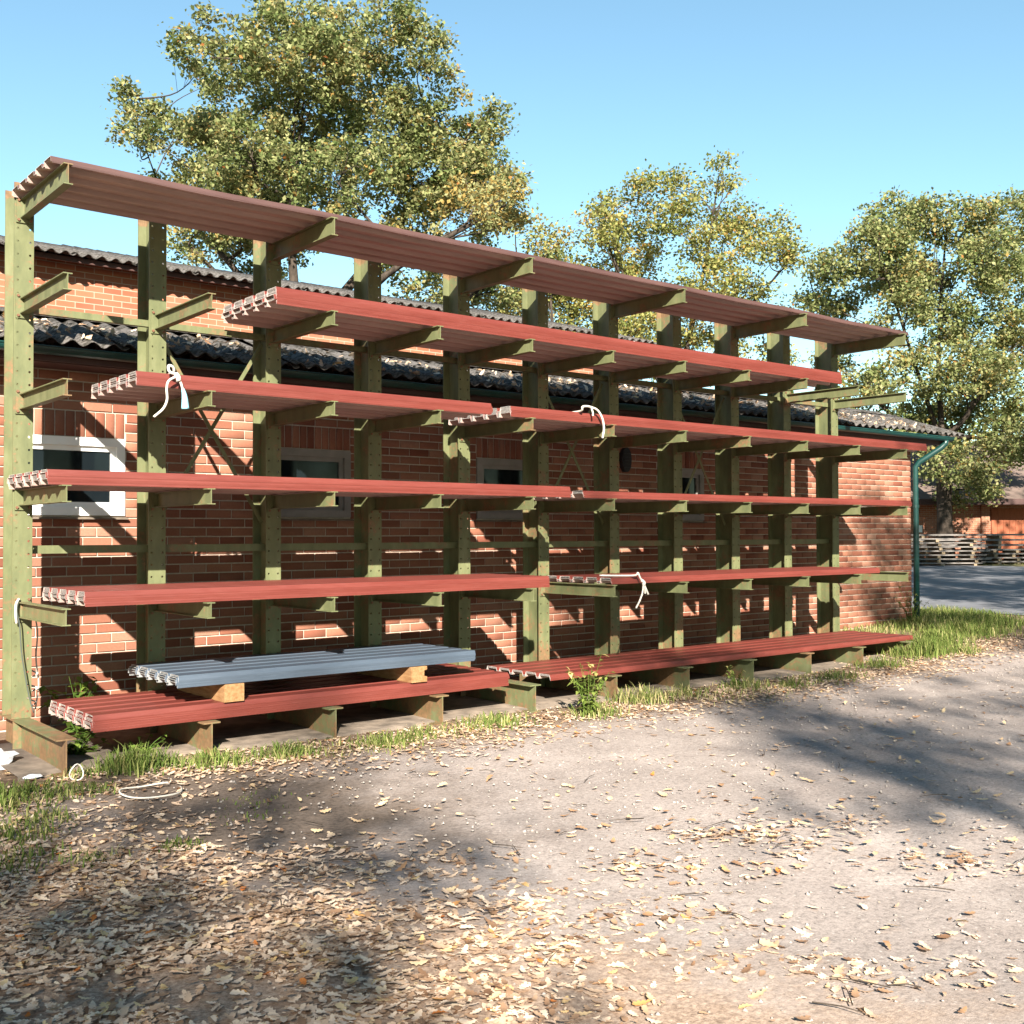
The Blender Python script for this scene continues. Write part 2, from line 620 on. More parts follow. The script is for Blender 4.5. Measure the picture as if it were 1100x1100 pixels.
def build_wing():
    # mortar core with window openings
    mb = MB()
    y0, y1 = YW + 0.012, YW + 0.24
    top = 3.33
    xs = [-5.0]
    for a, b in WINS:
        xs += [a, b]
    xs.append(XE - 0.004)
    for i in range(0, len(xs), 2):
        mb.box(xs[i], xs[i + 1], y0, y1, -0.1, top)
    for a, b in WINS:
        mb.box(a, b, y0, y1, -0.1, WZ0)
        mb.box(a, b, y0, y1, WZ1, top)
    # right end gable and back wall
    mb.box(XE - 0.24, XE - 0.004, y1, 2.56, -0.1, 3.3)
    mb.box(-5.0, XE - 0.004, 2.56, 2.8, -0.1, 3.3)
    mb.prism([(y1, 3.33), (2.56, 3.33), (1.9, 3.66)], 'x', XE - 0.24, XE - 0.004)
    wpart('wall', mb, M['mortar'])

    # bricks
    C, LEN, H, J = 0.087, 0.26, 0.0745, 0.0125
    D = 0.03
    singles, verts, faces, rnd = [], [], [], []

    def addbox(x0, x1, z0, z1, dy=0.0):
        b = len(verts)
        ya, yb = YW - dy, YW + D
        e = 0.003
        verts.extend([(x0, yb, z0), (x1, yb, z0), (x1, yb, z1), (x0, yb, z1),
                      (x0 + 0, ya + e, z0), (x1, ya + e, z0), (x1, ya + e, z1), (x0, ya + e, z1),
                      (x0 + e, ya, z0 + e), (x1 - e, ya, z0 + e), (x1 - e, ya, z1 - e), (x0 + e, ya, z1 - e)])
        fs = [(0, 1, 5, 4), (1, 2, 6, 5), (2, 3, 7, 6), (3, 0, 4, 7), (4, 5, 9, 8), (5, 6, 10, 9), (6, 7, 11, 10), (7, 4, 8, 11), (8, 9, 10, 11)]
        faces.extend([tuple(b + i for i in f) for f in fs])
        rnd.extend([random.random()] * len(fs))

    rows = int(3.30 / C)
    for r in range(rows):
        z0 = 0.02 + r * C
        z1 = z0 + H
        off = (r % 2) * LEN / 2 + random.uniform(-0.006, 0.006)
        k0 = int((-5.0 - off) / LEN) - 1
        for k in range(k0, int((XE + 5) / LEN) + 20):
            a = off + k * LEN
            b = a + LEN - J
            if b > XE:
                b = XE
            if a < -4.9 or b - a < 0.03:
                continue
            segs = [(a, b)]
            for w0, w1 in WINS:
                hi = WZ1 + 0.20
                if z1 > WZ0 - 0.02 and z0 < hi:
                    ns = []
                    for s0, s1 in segs:
                        if s1 <= w0 or s0 >= w1:
                            ns.append((s0, s1))
                            continue
                        if s0 < w0 - 0.03:
                            ns.append((s0, w0 - 0.006))
                        if s1 > w1 + 0.03:
                            ns.append((w1 + 0.006, s1))
                    segs = ns
            for s0, s1 in segs:
                dy = random.uniform(-0.002, 0.003)
                cx, cz = (s0 + s1) / 2, (z0 + z1) / 2
                dist = (Vector((cx, YW, cz)) - CAM).length
                if abs((s1 - s0) - (LEN - J)) < 1e-6 and -0.12 < cx < 2.2 and 0.15 < cz < 2.95:
                    singles.append((dist, s0, z0, dy))
                else:
                    addbox(s0, s1, z0, z1, dy)
    singles.sort()
    for d, s0, z0, dy in singles[300:]:
        addbox(s0, s0 + LEN - J, z0, z0 + H, dy)
    for w0, w1 in WINS:                              # soldier courses over the windows
        n = int(round((w1 - w0) / 0.087))
        st = (w1 - w0) / n
        for i in range(n):
            addbox(w0 + i * st + 0.006, w0 + (i + 1) * st - 0.006, WZ1 + 0.008, 2.7905, random.uniform(-0.001, 0.003))
    # toothed bricks of the end gable (seen from a step to the right)
    o = link('brickwork', np_mesh('brickwork', verts, faces, M['brick'], rnd), wing)
    o.matrix_parent_inverse = Matrix.Translation(-WL)
    tag(o, kind='stuff')
    e = 0.003
    L, HH = LEN - J, H
    bm = MB()
    bm.v = [(0, D, 0), (L, D, 0), (L, D, HH), (0, D, HH), (0, e, 0), (L, e, 0), (L, e, HH), (0, e, HH),
            (e, 0, e), (L - e, 0, e), (L - e, 0, HH - e), (e, 0, HH - e)]
    for f in [(0, 1, 5, 4), (1, 2, 6, 5), (2, 3, 7, 6), (3, 0, 4, 7), (4, 5, 9, 8), (5, 6, 10, 9), (6, 7, 11, 10), (7, 4, 8, 11), (8, 9, 10, 11)]:
        bm.face(f)
    me = bm.mesh('brick', M['brick'])
    for d, s0, z0, dy in singles[:300]:
        b = link('brick', me, wing, (s0 - WL.x, YW - dy - WL.y, z0))

    # windows
    for i, (a, b) in enumerate(WINS):
        f = MB()
        t, ya, yb = 0.075, YW - 0.012, YW + 0.10
        f.box(a, a + t, ya, yb, WZ0, WZ1)
        f.box(b - t, b, ya, yb, WZ0, WZ1)
        f.box(a + t, b - t, ya, yb, WZ1 - t, WZ1)
        f.box(a + t, b - t, ya, yb, WZ0, WZ0 + t)
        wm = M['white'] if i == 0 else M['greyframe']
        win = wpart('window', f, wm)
        if i == 0:
            win['label'] = 'window in bright white frame nearest the left post'
        s = MB()                                       # inner sash
        q = t + 0.045
        ys, ye = YW + 0.02, YW + 0.07
        s.box(a + t, a + q, ys, ye, WZ0 + t, WZ1 - t)
        s.box(b - q, b - t, ys, ye, WZ0 + t, WZ1 - t)
        s.box(a + q, b - q, ys, ye, WZ1 - q, WZ1 - t)
        s.box(a + q, b - q, ys, ye, WZ0 + t, WZ0 + q)
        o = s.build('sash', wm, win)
        g = MB()
        g.box(a + q, b - q, YW + 0.04, YW + 0.05, WZ0 + q, WZ1 - q)
        o = g.build('pane', M['glass'], win)
        sl = MB()
        sl.prism([(YW - 0.05, WZ0 - 0.035), (YW + 0.2, WZ0 - 0.035), (YW + 0.2, WZ0 - 0.003), (YW - 0.05, WZ0 - 0.02)], 'x', a - 0.02, b + 0.02)
        o = sl.build('sill', M['concrete'], win)
        # black panel standing in for the unlit room behind
        rm = MB()
        rm.box(a + 0.01, b - 0.01, YW + 0.30, YW + 0.31, WZ0 - 0.1, WZ1 + 0.1)
        rm.build('blind', M['dark'], win)
    # round wall vent
    v = MB()
    n = 18
    v.prism([(7.57 + 0.085 * math.cos(2 * math.pi * k / n), 2.63 + 0.16 * math.sin(2 * math.pi * k / n)) for k in range(n)], 'y', YW - 0.06, YW + 0.02)
    for k in range(5):
        v.box(7.51, 7.63, YW - 0.075, YW - 0.06, 2.53 + k * 0.045, 2.548 + k * 0.045)
    wpart('wall_vent', v, M['dark'])

    # fascia, soffit
    m = MB()
    m.box(-5.0, XE + 0.40, 0.605, 0.63, 3.16, 3.285)
    wpart('fascia', m, M['fascia'])
    m = MB()
    m.box(-5.0, XE + 0.38, 0.632, YW - 0.006, 3.15, 3.172)
    wpart('soffit', m, M['fascia'])
    # gutter: half round trough
    m = MB()
    n = 10
    rr, cy, cz = 0.062, 0.535, 3.262
    outer = [(cy + rr * math.cos(math.pi + math.pi * k / n), cz + rr * math.sin(math.pi + math.pi * k / n)) for k in range(n + 1)]
    inner = [(cy + (rr - 0.006) * math.cos(math.pi + math.pi * k / n), cz + (rr - 0.006) * math.sin(math.pi + math.pi * k / n)) for k in range(n, -1, -1)]
    m.prism(outer + inner, 'x', -5.0, XE + 0.47)
    m.prism([(cy + (rr - 0.003) * math.cos(math.pi + math.pi * k / n), cz - .001 + (rr - 0.003) * math.sin(math.pi + math.pi * k / n)) for k in range(n + 1)], 'x', XE + 0.47, XE + 0.475)
    m.tube([(-5.0, cy - rr, cz), (XE + 0.47, cy - rr, cz)], 0.009, 6)
    gut = wpart('gutter', m, M['gutter'])
    for k in range(20):
        x = -4.4 + k * 0.98
        b = MB()
        b.box(x, x + 0.03, cy - 0.02, cy + 0.075, cz - 0.0, cz + 0.012)
        b.build('bracket', M['gutter'], gut)
    # downpipe with swan neck
    m = MB()
    px, py = XE + 0.02, YW - 0.075
    m.tube([(XE + 0.30, cy, cz - 0.04), (XE + 0.30, cy + 0.01, 3.16), (XE + 0.25, cy + 0.06, 3.09), (px + 0.03, py - 0.06, 2.86), (px, py, 2.78), (px, py, 1.6), (px, py, 0.15)], 0.048, 10)
    dp = wpart('downpipe', m, M['gutter'], True)
    for z in (0.5, 2.1):
        b = MB()
        b.tube([(px, py, z), (px, py, z + 0.05)], 0.055, 10)
        b.box(px - 0.012, px + 0.012, py, YW, z + 0.01, z + 0.03)
        b.build('pipe_clip', M['gutter'], dp)

    # corrugated roof sheets (front and back slope), 5 waves each
    def corr(nw, pitch, amp, length, th, rows=4):
        V, F = [], []
        nx = nw * 8 + 1
        for side in (0, 1):
            for j in range(rows + 1):
                for i in range(nx):
                    V.append((i * pitch / 8, length * j / rows, amp * math.sin(2 * math.pi * i / 8) - side * th))
        n = nx * (rows + 1)
        for j in range(rows):
            for i in range(nx - 1):
                a = j * nx + i
                F.append((a, a + 1, a + nx + 1, a + nx))
                F.append((n + a, n + a + nx, n + a + nx + 1, n + a + 1))
        for i in range(nx - 1):
            F.append((i, n + i, n + i + 1, i + 1))
            a = rows * nx + i
            F.append((a, a + 1, n + a + 1, n + a))
        for j in range(rows):
            a = j * nx
            F.append((a, a + nx, n + a + nx, n + a))
            a += nx - 1
            F.append((a, n + a, n + a + nx, a + nx))
        return np_mesh('roof_sheet', V, F, M['cement'], smooth=False)

    me = corr(5, 0.177, 0.024, 1.42, 0.007)
    slope = math.atan(0.335)
    x, k = -4.9, 0
    while x < XE + 0.44:
        o = link('roof_sheet', me, wing)
        o.location = (x - WL.x, 0.56 + random.uniform(-0.03, 0.02) - WL.y, 3.325 + (k % 2) * 0.008 + random.uniform(-0.004, 0.01))
        o.rotation_euler = (slope + random.uniform(-0.012, 0.012), 0, random.uniform(-0.006, 0.006))
        o2 = link('roof_sheet', me, wing)
        o2.location = (x + 0.885 - WL.x, 3.22 - WL.y, 3.325 + (k % 2) * 0.008)
        o2.rotation_euler = (slope, 0, math.pi)
        x += 0.885 - 0.045
        k += 1
    m = MB()
    m.prism([(1.72, 3.765), (1.9, 3.825), (2.08, 3.765), (2.08, 3.75), (1.9, 3.81), (1.72, 3.75)], 'x', -4.9, XE + 0.43)
    wpart('ridge_cap', m, M['cement'])
    return corr


corr = build_wing()

# tall hall behind
hall = thing('brick_hall', 'taller brick hall with corrugated roof edge rising behind the low wing', 'building', (1, 9, 0))
HL = hall.location


def build_hall():
    m = MB()
    m.box(-12, 12.3, 6.0, 6.24, -0.1, 5.40)
    m.box(-12, 12.3, 11.7, 11.9, -0.1, 5.40)
    m.box(12.06, 12.3, 6.24, 11.7, -0.1, 5.40)
    m.prism([(6.24, 5.40), (11.7, 5.40), (8.95, 6.15)], 'x', 12.06, 12.3)
    o = m.build('wall', M['farbrick'], hall)
    o.matrix_parent_inverse = Matrix.Translation(-HL)
    me = corr(5, 0.177, 0.026, 3.45, 0.012, 2)
    sl = R(15.5)
    x = -12.2
    k = 0
    while x < 12.2:
        o = link('roof_sheet', me, hall)
        o.location = (x - HL.x, 5.58 + random.uniform(-0.04, 0.02) - HL.y, 5.355 + (k % 2) * 0.01)
        o.rotation_euler = (sl + random.uniform(-0.006, 0.006), 0, random.uniform(-0.004, 0.004))
        o2 = link('roof_sheet', me, hall)
        o2.location = (x + 0.885 - HL.x, 12.3 - HL.y, 5.355 + (k % 2) * 0.01)
        o2.rotation_euler = (sl, 0, math.pi)
        x += 0.84
        k += 1
    m = MB()
    m.box(-12.2, 12.5, 5.72, 5.75, 5.28, 5.345)
    o = m.build('fascia', M['fascia'], hall)
    o.matrix_parent_inverse = Matrix.Translation(-HL)
    m = MB()
    m.prism([(8.7, 6.24), (8.95, 6.31), (9.2, 6.24), (9.2, 6.22), (8.95, 6.29), (8.7, 6.22)], 'x', -12.2, 12.5)
    o = m.build('ridge_cap', M['cement'], hall)
    o.matrix_parent_inverse = Matrix.Translation(-HL)
    m = MB()
    m.box(12.42, 12.47, 5.6, 12.2, 5.26, 5.34)
    o = m.build('verge_board', M['white'], hall)
    o.matrix_parent_inverse = Matrix.Translation(-HL)


build_hall()

# ------------------------------------------------------------------ cantilever rack
S, L, D, W = 1.07105, 1.1, 0.271, 0.1474
NC = 11
TZ = [None, 1.042, 1.913, 2.663, 3.413, 4.163]
BZ = 0.258
rack = thing('cantilever_rack', 'long green steel cantilever rack carrying sheet stacks along the brick wall', 'rack', (0, 0, 0))


def ibeam(h, b, tw, tf):
    return [(-b / 2, 0), (b / 2, 0), (b / 2, tf), (tw / 2, tf), (tw / 2, h - tf), (b / 2, h - tf), (b / 2, h), (-b / 2, h),
            (-b / 2, h - tf), (-tw / 2, h - tf), (-tw / 2, tf), (-b / 2, tf)]


def column_mesh():
    m = MB()
    tf, tw = 0.012, 0.008
    zt = 4.442
    m.box(-W / 2, W / 2, D - tf, D, BZ, zt)
    m.box(-tw / 2, tw / 2, tf, D - tf, BZ, zt)
    # front flange, punched with two rows of bolt holes
    n = int((zt - BZ) / 0.1)
    st = (zt - BZ) / n
    hw, hr = W / 2, 0.0095
    for r in range(n):
        z0 = BZ + r * st
        z1 = z0 + st
        zc = (z0 + z1) / 2
        for sx in (-1, 1):
            xa, xb = (-hw, 0) if sx < 0 else (0, hw)
            xc = sx * 0.046
            ring = [(xa, z0), (xc, z0), (xb, z0), (xb, zc), (xb, z1), (xc, z1), (xa, z1), (xa, zc)]
            ang = [225, 270, 315, 0, 45, 90, 135, 180]
            hole = [(xc + hr * math.cos(R(a)), zc + hr * math.sin(R(a))) for a in ang]
            b = len(m.v)
            for y in (0.0, tf):
                m.v += [(p, y, q) for p, q in ring] + [(p, y, q) for p, q in hole]
            for i in range(8):
                j = (i + 1) % 8
                m.face((b + i, b + j, b + 8 + j, b + 8 + i))
                m.face((b + 16 + j, b + 16 + i, b + 24 + i, b + 24 + j))
                m.face((b + 8 + i, b + 8 + j, b + 24 + j, b + 24 + i))
            xo = xa if sx < 0 else xb
            i0, i1 = (0, 6) if sx < 0 else (2, 4)
            m.face((b + i0, b + i1, b + 16 + i1, b + 16 + i0))
    m.box(-hw, hw, 0.0, tf, zt, zt + 0.003)
    me = m.mesh('column', M['green'], recalc=False)
    bm = bmesh.new()
    bm.from_mesh(me)
    bmesh.ops.remove_doubles(bm, verts=bm.verts, dist=1e-5)
    bmesh.ops.recalc_face_normals(bm, faces=bm.faces)
    bm.to_mesh(me)
    bm.free()
    return me


def arm_mesh(h=0.122):
    m = MB()
    m.prism(ibeam(h, 0.064, 0.006, 0.008), 'y', -L, -0.0145)
    return m.mesh('arm', M['green'])


def plate_mesh():
    m = MB()
    m.box(-0.062, 0.062, -0.014, -0.002, -0.035, 0.16)
    return m.mesh('end_plate', M['green'])


def bolts_mesh():
    m = MB()
    for x in (-0.046, 0.046):
        for z in (-0.015, 0.14):
            m.prism([(x + 0.011 * math.cos(R(60 * k)), z + 0.011 * math.sin(R(60 * k))) for k in range(6)], 'y', -0.026, -0.014)
    return m.mesh('bolts', M['bolt'])


def base_mesh():
    m = MB()
    m.prism(ibeam(BZ - 0.002, 0.135, 0.009, 0.011), 'y', -L - 0.02, 0.42)
    m.box(-0.066, -0.0045, -0.02, -0.008, 0.011, BZ - 0.014)
    m.box(0.0045, 0.066, -0.02, -0.008, 0.011, BZ - 0.014)
    return m.mesh('base_beam', M['green'])


ame5 = arm_mesh(0.150)
cme, ame, pme, bme, fme = column_mesh(), arm_mesh(), plate_mesh(), bolts_mesh(), base_mesh()
for i in range(NC):
    x = i * S
    link('column', cme, rack, (x, 0, 0))
    link('base_beam', fme, rack, (x, 0, max(0, gz(x) - 0.1)))
    for t in range(1, 6):
        if t == 5 and i % 2:
            continue
        a = link('arm', ame5 if t == 5 else ame, rack, (x, 0, TZ[t]))
        link('end_plate', pme, a)
        tag(link('bolts', bme, a), kind='stuff')
for z0, z1, y in ((3.45, 3.505, 0.10), (1.535, 1.60, 0.10)):
    m = MB()
    m.box(0.005, S - 0.005, y, y + 0.05, z0, z1)
    me = m.mesh('strut', M['green'])
    for i in range(NC - 1):
        link('strut', me, rack, (i * S, 0, 0))
# flat-bar cross braces
m = MB()
for (xa, za, xb, zb, yy) in ((0.05, 3.42, S - 0.05, 1.79, 0.13), (0.05, 1.79, S - 0.05, 3.42, 0.137)):
    dx, dz = xb - xa, zb - za
    ln = math.hypot(dx, dz)
    nx, nz = -dz / ln * 0.017, dx / ln * 0.017
    m.prism([(xa + nx, za + nz), (xb + nx, zb + nz), (xb - nx, zb - nz), (xa - nx, za - nz)], 'y', yy, yy + 0.006)
me = m.mesh('cross_brace', M['green'])
for i in (1, 5, 7):
    link('cross_brace', me, rack, (i * S, 0, 0))

# concrete footing strip under the base beams
def build_footing():
    V, F = [], []
    xs = np.arange(-0.3, 11.3, 0.12)
    for x in xs:
        e = -1.02 + 0.05 * math.sin(x * 2.1) + random.uniform(-0.02, 0.02)
        z = gz(x) * 0.6
        for (y, zz) in ((e - 0.02, z - 0.05), (e, z + 0.022), (-0.6, z + 0.03), (0.45, z + 0.03), (0.47, z - 0.05)):
            V.append((x, y, zz))
    for i in range(len(xs) - 1):
        for k in range(4):
            a = i * 5 + k
            F.append((a, a + 1, a + 6, a + 5))
    tag(link('footing', np_mesh('footing', V, F, M['concrete'])), 'rough concrete strip under the rack feet', None, None, 'structure')


build_footing()


# ------------------------------------------------------------------ stacks of profiled sheets
PROF = []


def profile():
    pts = [(0.0, -0.007), (0.0, 0.0)]
    y = 0.0
    for k in range(5):
        y -= 0.012
        pts.append((y, 0.035))
        y -= 0.1485
        pts.append((y, 0.035))
        y -= 0.012
        pts.append((y, 0.0))
        if k < 4:
            y -= 0.0355
            pts.append((y, 0.0))
    pts.append((y, -0.007))
    return pts


PROF = profile()


def sheet_mesh(length, mats, seg=1, sag=0.0, wave=0.0):
    n = len(PROF)
    th = 0.0017
    up = [Vector((p[0], p[1])) for p in PROF]
    low = []
    for i, p in enumerate(up):
        a = (up[i] - up[i - 1]).normalized() if i else (up[1] - up[0]).normalized()
        b = (up[i + 1] - up[i]).normalized() if i < n - 1 else a
        na, nb = Vector((a.y, -a.x)), Vector((b.y, -b.x))
        nn = (na + nb).normalized()
        if nn.length < 0.1:
            nn = na
        c = max(0.5, nn.dot(na))
        low.append(p - nn * th / c * (1 if (Vector((0, 1)).dot(na) >= -1e-6) else -1) if False else Vector((p.x, p.y)) + (-nn if nn.y > 0 else nn) * (th / c))
    # keep the end lips vertical
    low[0] = Vector((up[0].x - th, up[0].y))
    low[1] = Vector((up[1].x - th, up[1].y - th * 0.4))
    low[-1] = Vector((up[-1].x + th, up[-1].y))
    low[-2] = Vector((up[-2].x + th, up[-2].y - th * 0.4))
    m = MB()
    for s in range(seg + 1):
        x = length * s / seg
        z = 0.0
        if sag:
            z = -sag * math.sin(math.pi * (x / (2 * S))) ** 2
        for q in up + low:
            zz = z * (0.35 + 0.65 * min(1, -q.x / 1.0)) if sag else 0
            if wave:
                zz += wave * math.sin(x * 3.1 + 1) * math.sin(x * 0.9) * min(1, max(0, -q.x - 0.2))
            m.v.append((x, q.x, q.y + zz))
    k = 2 * n
    for s in range(seg):
        a, b = s * k, (s + 1) * k
        for i in range(n - 1):
            m.face((a + i, a + i + 1, b + i + 1, b + i), 0)
            m.face((a + n + i, b + n + i, b + n + i + 1, a + n + i + 1), 1)
        m.face((a, b, b + n, a + n), 0)
        m.face((a + n - 1, a + 2 * n - 1, b + 2 * n - 1, b + n - 1), 0)
    for a in (0, seg * k):
        for i in range(n - 1):
            m.face((a + i, a + i + 1, a + n + i + 1, a + n + i), 2)
    return m.mesh('metal_sheet', mats)


YB = -0.026
ROOF = [M['brownsheet'], M['redback'], M['edge']]
RED = [M['red'], M['redback'], M['edge']]
GREY = [M['grey'], M['greyback'], M['edge']]
STACKS = [
    # x0, x1, bottom z, top z, label
    (-0.10, 10.90, TZ[5] + 0.152, 4.40, 'thin red corrugated roof sheets lying on the topmost arms of the rack', ROOF),
    (1.65, 9.37, TZ[4] + 0.124, 3.672, 'red sheet stack one tier below the roof sheets, running to the far end', RED),
    (0.515, 3.84, TZ[3] + 0.124, 2.888, 'short red sheet stack tied with white and blue rope at its left end', RED),
    (4.07, 11.32, TZ[3] + 0.124, 2.882, 'long red sheet stack with a cream rope, level with the gutter at the far end', RED),
    (-0.11, 4.82, TZ[2] + 0.124, 2.140, 'red sheet stack crossing in front of the bright white window', RED),
    (4.99, 10.92, TZ[2] + 0.124, 2.098, 'thin red sheet stack at eye level reaching the green downpipe', RED),
    (0.15, 4.54, TZ[1] + 0.124, 1.266, 'thick red sheet stack above the blue grey sheets', RED),
    (5.37, 10.16, TZ[1] + 0.124, 1.223, 'red sheet stack with a white rope dangling over the lowest tier', RED),
    (0.21, 4.03, BZ + 0.004, 0.374, 'thick red sheet stack at the bottom left under the blue grey sheets', RED),
    (4.545, 10.93, BZ + 0.004, 0.312, 'low red sheet stack at the bottom right by the grass', RED),
    (0.845, 3.645, 0.524, 0.606, 'blue grey sheet stack resting on two timber blocks', GREY),
]
for i, (x0, x1, z0, z1, lab, mats) in enumerate(STACKS):
    roofy = i == 0
    t = thing('sheet_stack', lab, 'sheet stack', (x0, 0, z0), 0, 'stacks of metal sheets')
    sp = 0.0072
    n = max(2, int(round((z1 - z0 - 0.035) / sp)) + 1)
    if roofy:
        n = 2
    me = sheet_mesh(x1 - x0, mats, 48 if roofy else 1, 0.008 if roofy else 0, 0.004 if roofy else 0)
    for k in range(n):
        jx = random.uniform(-0.004, 0.004)
        if random.random() < 0.3:
            jx += random.uniform(-0.022, 0.022)
        if k == n - 1:
            jx = 0
        tilt = gz(x0 + (x1 - x0)) * 0 
        o = link('metal_sheet', me, t, (jx, YB + random.uniform(-0.0012, 0.0012), 0.008 + k * sp))

# timber blocks under the grey sheets
for x, lab in ((1.20, 'orange brown timber block under the left end of the blue grey sheets'),
               (2.93, 'pale notched timber block under the right end of the blue grey sheets')):
    m = MB()
    z0 = 0.3845
    w = 0.165
    if x < 2:
        m.prism([(x, z0), (x + w, z0), (x + w, z0 + 0.136), (x + 0.02, z0 + 0.136), (x, z0 + 0.105)], 'y', -1.05, -0.12)
    else:
        m.prism([(x, z0), (x + w, z0), (x + w, z0 + 0.045), (x + w - 0.03, z0 + 0.05), (x + w - 0.03, z0 + 0.10),
                 (x + w, z0 + 0.105), (x + w, z0 + 0.136), (x, z0 + 0.136)], 'y', -1.05, -0.12)
    tag(m.build('timber_block', M['timber'], None, False), lab, 'timber block', 'timber blocks under the grey sheets')


# ------------------------------------------------------------------ ropes and litter by the rack
def bez(pts, n=8):
    P = [Vector(p) for p in pts]
    P = [P[0] * 2 - P[1]] + P + [P[-1] * 2 - P[-2]]
    out = []
    for i in range(1, len(P) - 2):
        for k in range(n):
            t = k / n
            a, b, c, d = P[i - 1], P[i], P[i + 1], P[i + 2]
            out.append(0.5 * ((2 * b) + (c - a) * t + (2 * a - 5 * b + 4 * c - d) * t * t + (3 * b - a - 3 * c + d) * t ** 3))
    out.append(P[-2])
    return out


def rope(name, label, strands, r=0.012, group='ropes tied round the stacks'):
    t = thing(name, label, 'rope', strands[0][1][0], 0, group)
    for nm, pts, rr, mt in strands:
        m = MB()
        c = bez(pts)
        k = len(c)
        m.tube([p - t.location for p in c], rr if not isinstance(rr, tuple) else [rr[0] + (rr[1] - rr[0]) * j / (k - 1) for j in range(k)], 7)
        m.build(nm, mt, t, True)
    return t


zt = 2.888
rope('rope', 'white rope knotted round the short stack with a frayed blue end hanging', [
    ('loop', [(0.80, -0.9, zt + 0.012), (0.79, -1.05, zt + 0.014), (0.77, -1.085, zt + 0.05), (0.735, -1.09, zt + 0.055), (0.74, -1.10, zt + 0.01), (0.80, -1.10, zt - 0.01), (0.80, -1.10, zt - 0.06)], 0.011, M['rope']),
    ('tail', [(0.79, -1.10, zt - 0.02), (0.73, -1.105, zt - 0.06), (0.715, -1.105, zt - 0.12), (0.72, -1.10, zt - 0.2), (0.69, -1.10, zt - 0.27), (0.62, -1.10, zt - 0.335)], 0.0095, M['rope']),
    ('strand', [(0.80, -1.10, zt - 0.03), (0.825, -1.105, zt - 0.07), (0.84, -1.105, zt - 0.12)], 0.0095, M['rope']),
    ('frayed_end', [(0.84, -1.105, zt - 0.11), (0.852, -1.108, zt - 0.17), (0.858, -1.108, zt - 0.26)], (0.012, 0.03), M['blue']),
    ('knot', [(0.785, -1.10, zt + 0.0), (0.80, -1.112, zt - 0.025), (0.805, -1.108, zt - 0.05)], 0.019, M['rope'])])
zt = 2.882
rope('rope', 'cream rope hooked over the long stack with one end hanging free', [
    ('loop', [(4.95, -0.9, zt + 0.012), (4.94, -1.06, zt + 0.016), (4.93, -1.09, zt + 0.05), (4.98, -1.095, zt + 0.06), (5.05, -1.09, zt + 0.055), (5.13, -1.095, zt + 0.03), (5.19, -1.10, zt - 0.05), (5.21, -1.10, zt - 0.15), (5.19, -1.10, zt - 0.245)], 0.011, M['rope']),
    ('strand', [(5.05, -1.09, zt + 0.05), (5.06, -1.10, zt + 0.0), (5.06, -1.10, zt - 0.03)], 0.0095, M['rope'])])
zt = 1.232
rope('rope', 'knotted white rope with loose tails hanging over the thin lower right stack', [
    ('loop', [(5.50, -0.72, zt + 0.014), (5.60, -0.92, zt + 0.014), (5.67, -1.07, zt + 0.02), (5.69, -1.09, zt + 0.045), (5.71, -1.10, zt + 0.0), (5.745, -1.105, zt - 0.05)], 0.010, M['rope']),
    ('knot', [(5.73, -1.10, zt - 0.03), (5.755, -1.115, zt - 0.055), (5.75, -1.11, zt - 0.08)], 0.018, M['rope']),
    ('tail', [(5.75, -1.11, zt - 0.07), (5.735, -1.11, zt - 0.16), (5.70, -1.105, zt - 0.24), (5.65, -1.10, zt - 0.315)], 0.0095, M['rope']),
    ('strand', [(5.75, -1.11, zt - 0.06), (5.785, -1.11, zt - 0.12), (5.82, -1.11, zt - 0.18)], 0.011, M['rope']),
    ('strand', [(5.75, -1.11, zt - 0.06), (5.77, -1.11, zt - 0.12), (5.775, -1.11, zt - 0.17)], 0.010, M['rope'])])
rope('rope', 'thin dark cord looped on the lowest left arm with white cord hanging behind it', [
    ('strand', [(-0.035, -0.04, 1.18), (-0.05, -0.05, 1.10), (-0.03, -0.05, 0.98), (-0.01, -0.045, 0.75), (0.04, -0.045, 0.45), (0.08, -0.04, 0.30)], 0.005, M['darkcord']),
    ('loop', [(-0.03, -0.03, 1.19), (-0.055, -0.045, 1.15), (-0.06, -0.05, 1.08), (-0.05, -0.04, 1.0)], 0.0095, M['rope']),
    ('tail', [(0.13, 0.10, 1.02), (0.15, 0.12, 0.9), (0.14, 0.12, 0.7), (0.16, 0.12, 0.5), (0.14, 0.13, 0.3)], 0.006, M['rope']),
    ('coil', [(0.09 + 0.05 * math.sin(k * 1.9), 0.10 + 0.03 * math.cos(k * 2.3), 0.62 - 0.036 * k) for k in range(10)], 0.006, M['rope'])],
    group='ropes tied round the stacks')
t = thing('cord_loop', 'small white cord loop standing on the soil beside the left base beam', 'cord', (0.0, -1.34, 0.0), 0, 'cords lying on the ground')
m = MB()
m.tube([(0.045 * math.cos(a), 0.02 * math.sin(a * 2), 0.062 + 0.055 * math.sin(a)) for a in np.linspace(0, 2 * math.pi * 1.9, 26)], 0.005, 6)
m.build('cord', M['rope'], t, True)
t = thing('cord_loop', 'flat white cord loop lying among dry leaves before the bottom stack', 'cord', (0.28, -2.06, 0.0), 0, 'cords lying on the ground')
m = MB()
m.tube([(0.19 * math.cos(a) - 0.03, 0.20 * math.sin(a) + 0.03 * math.cos(2 * a), 0.032 + 0.006 * math.sin(3 * a)) for a in np.linspace(0.6, 2 * math.pi - 0.1, 30)], 0.006, 6)
m.build('cord', M['rope'], t, True)

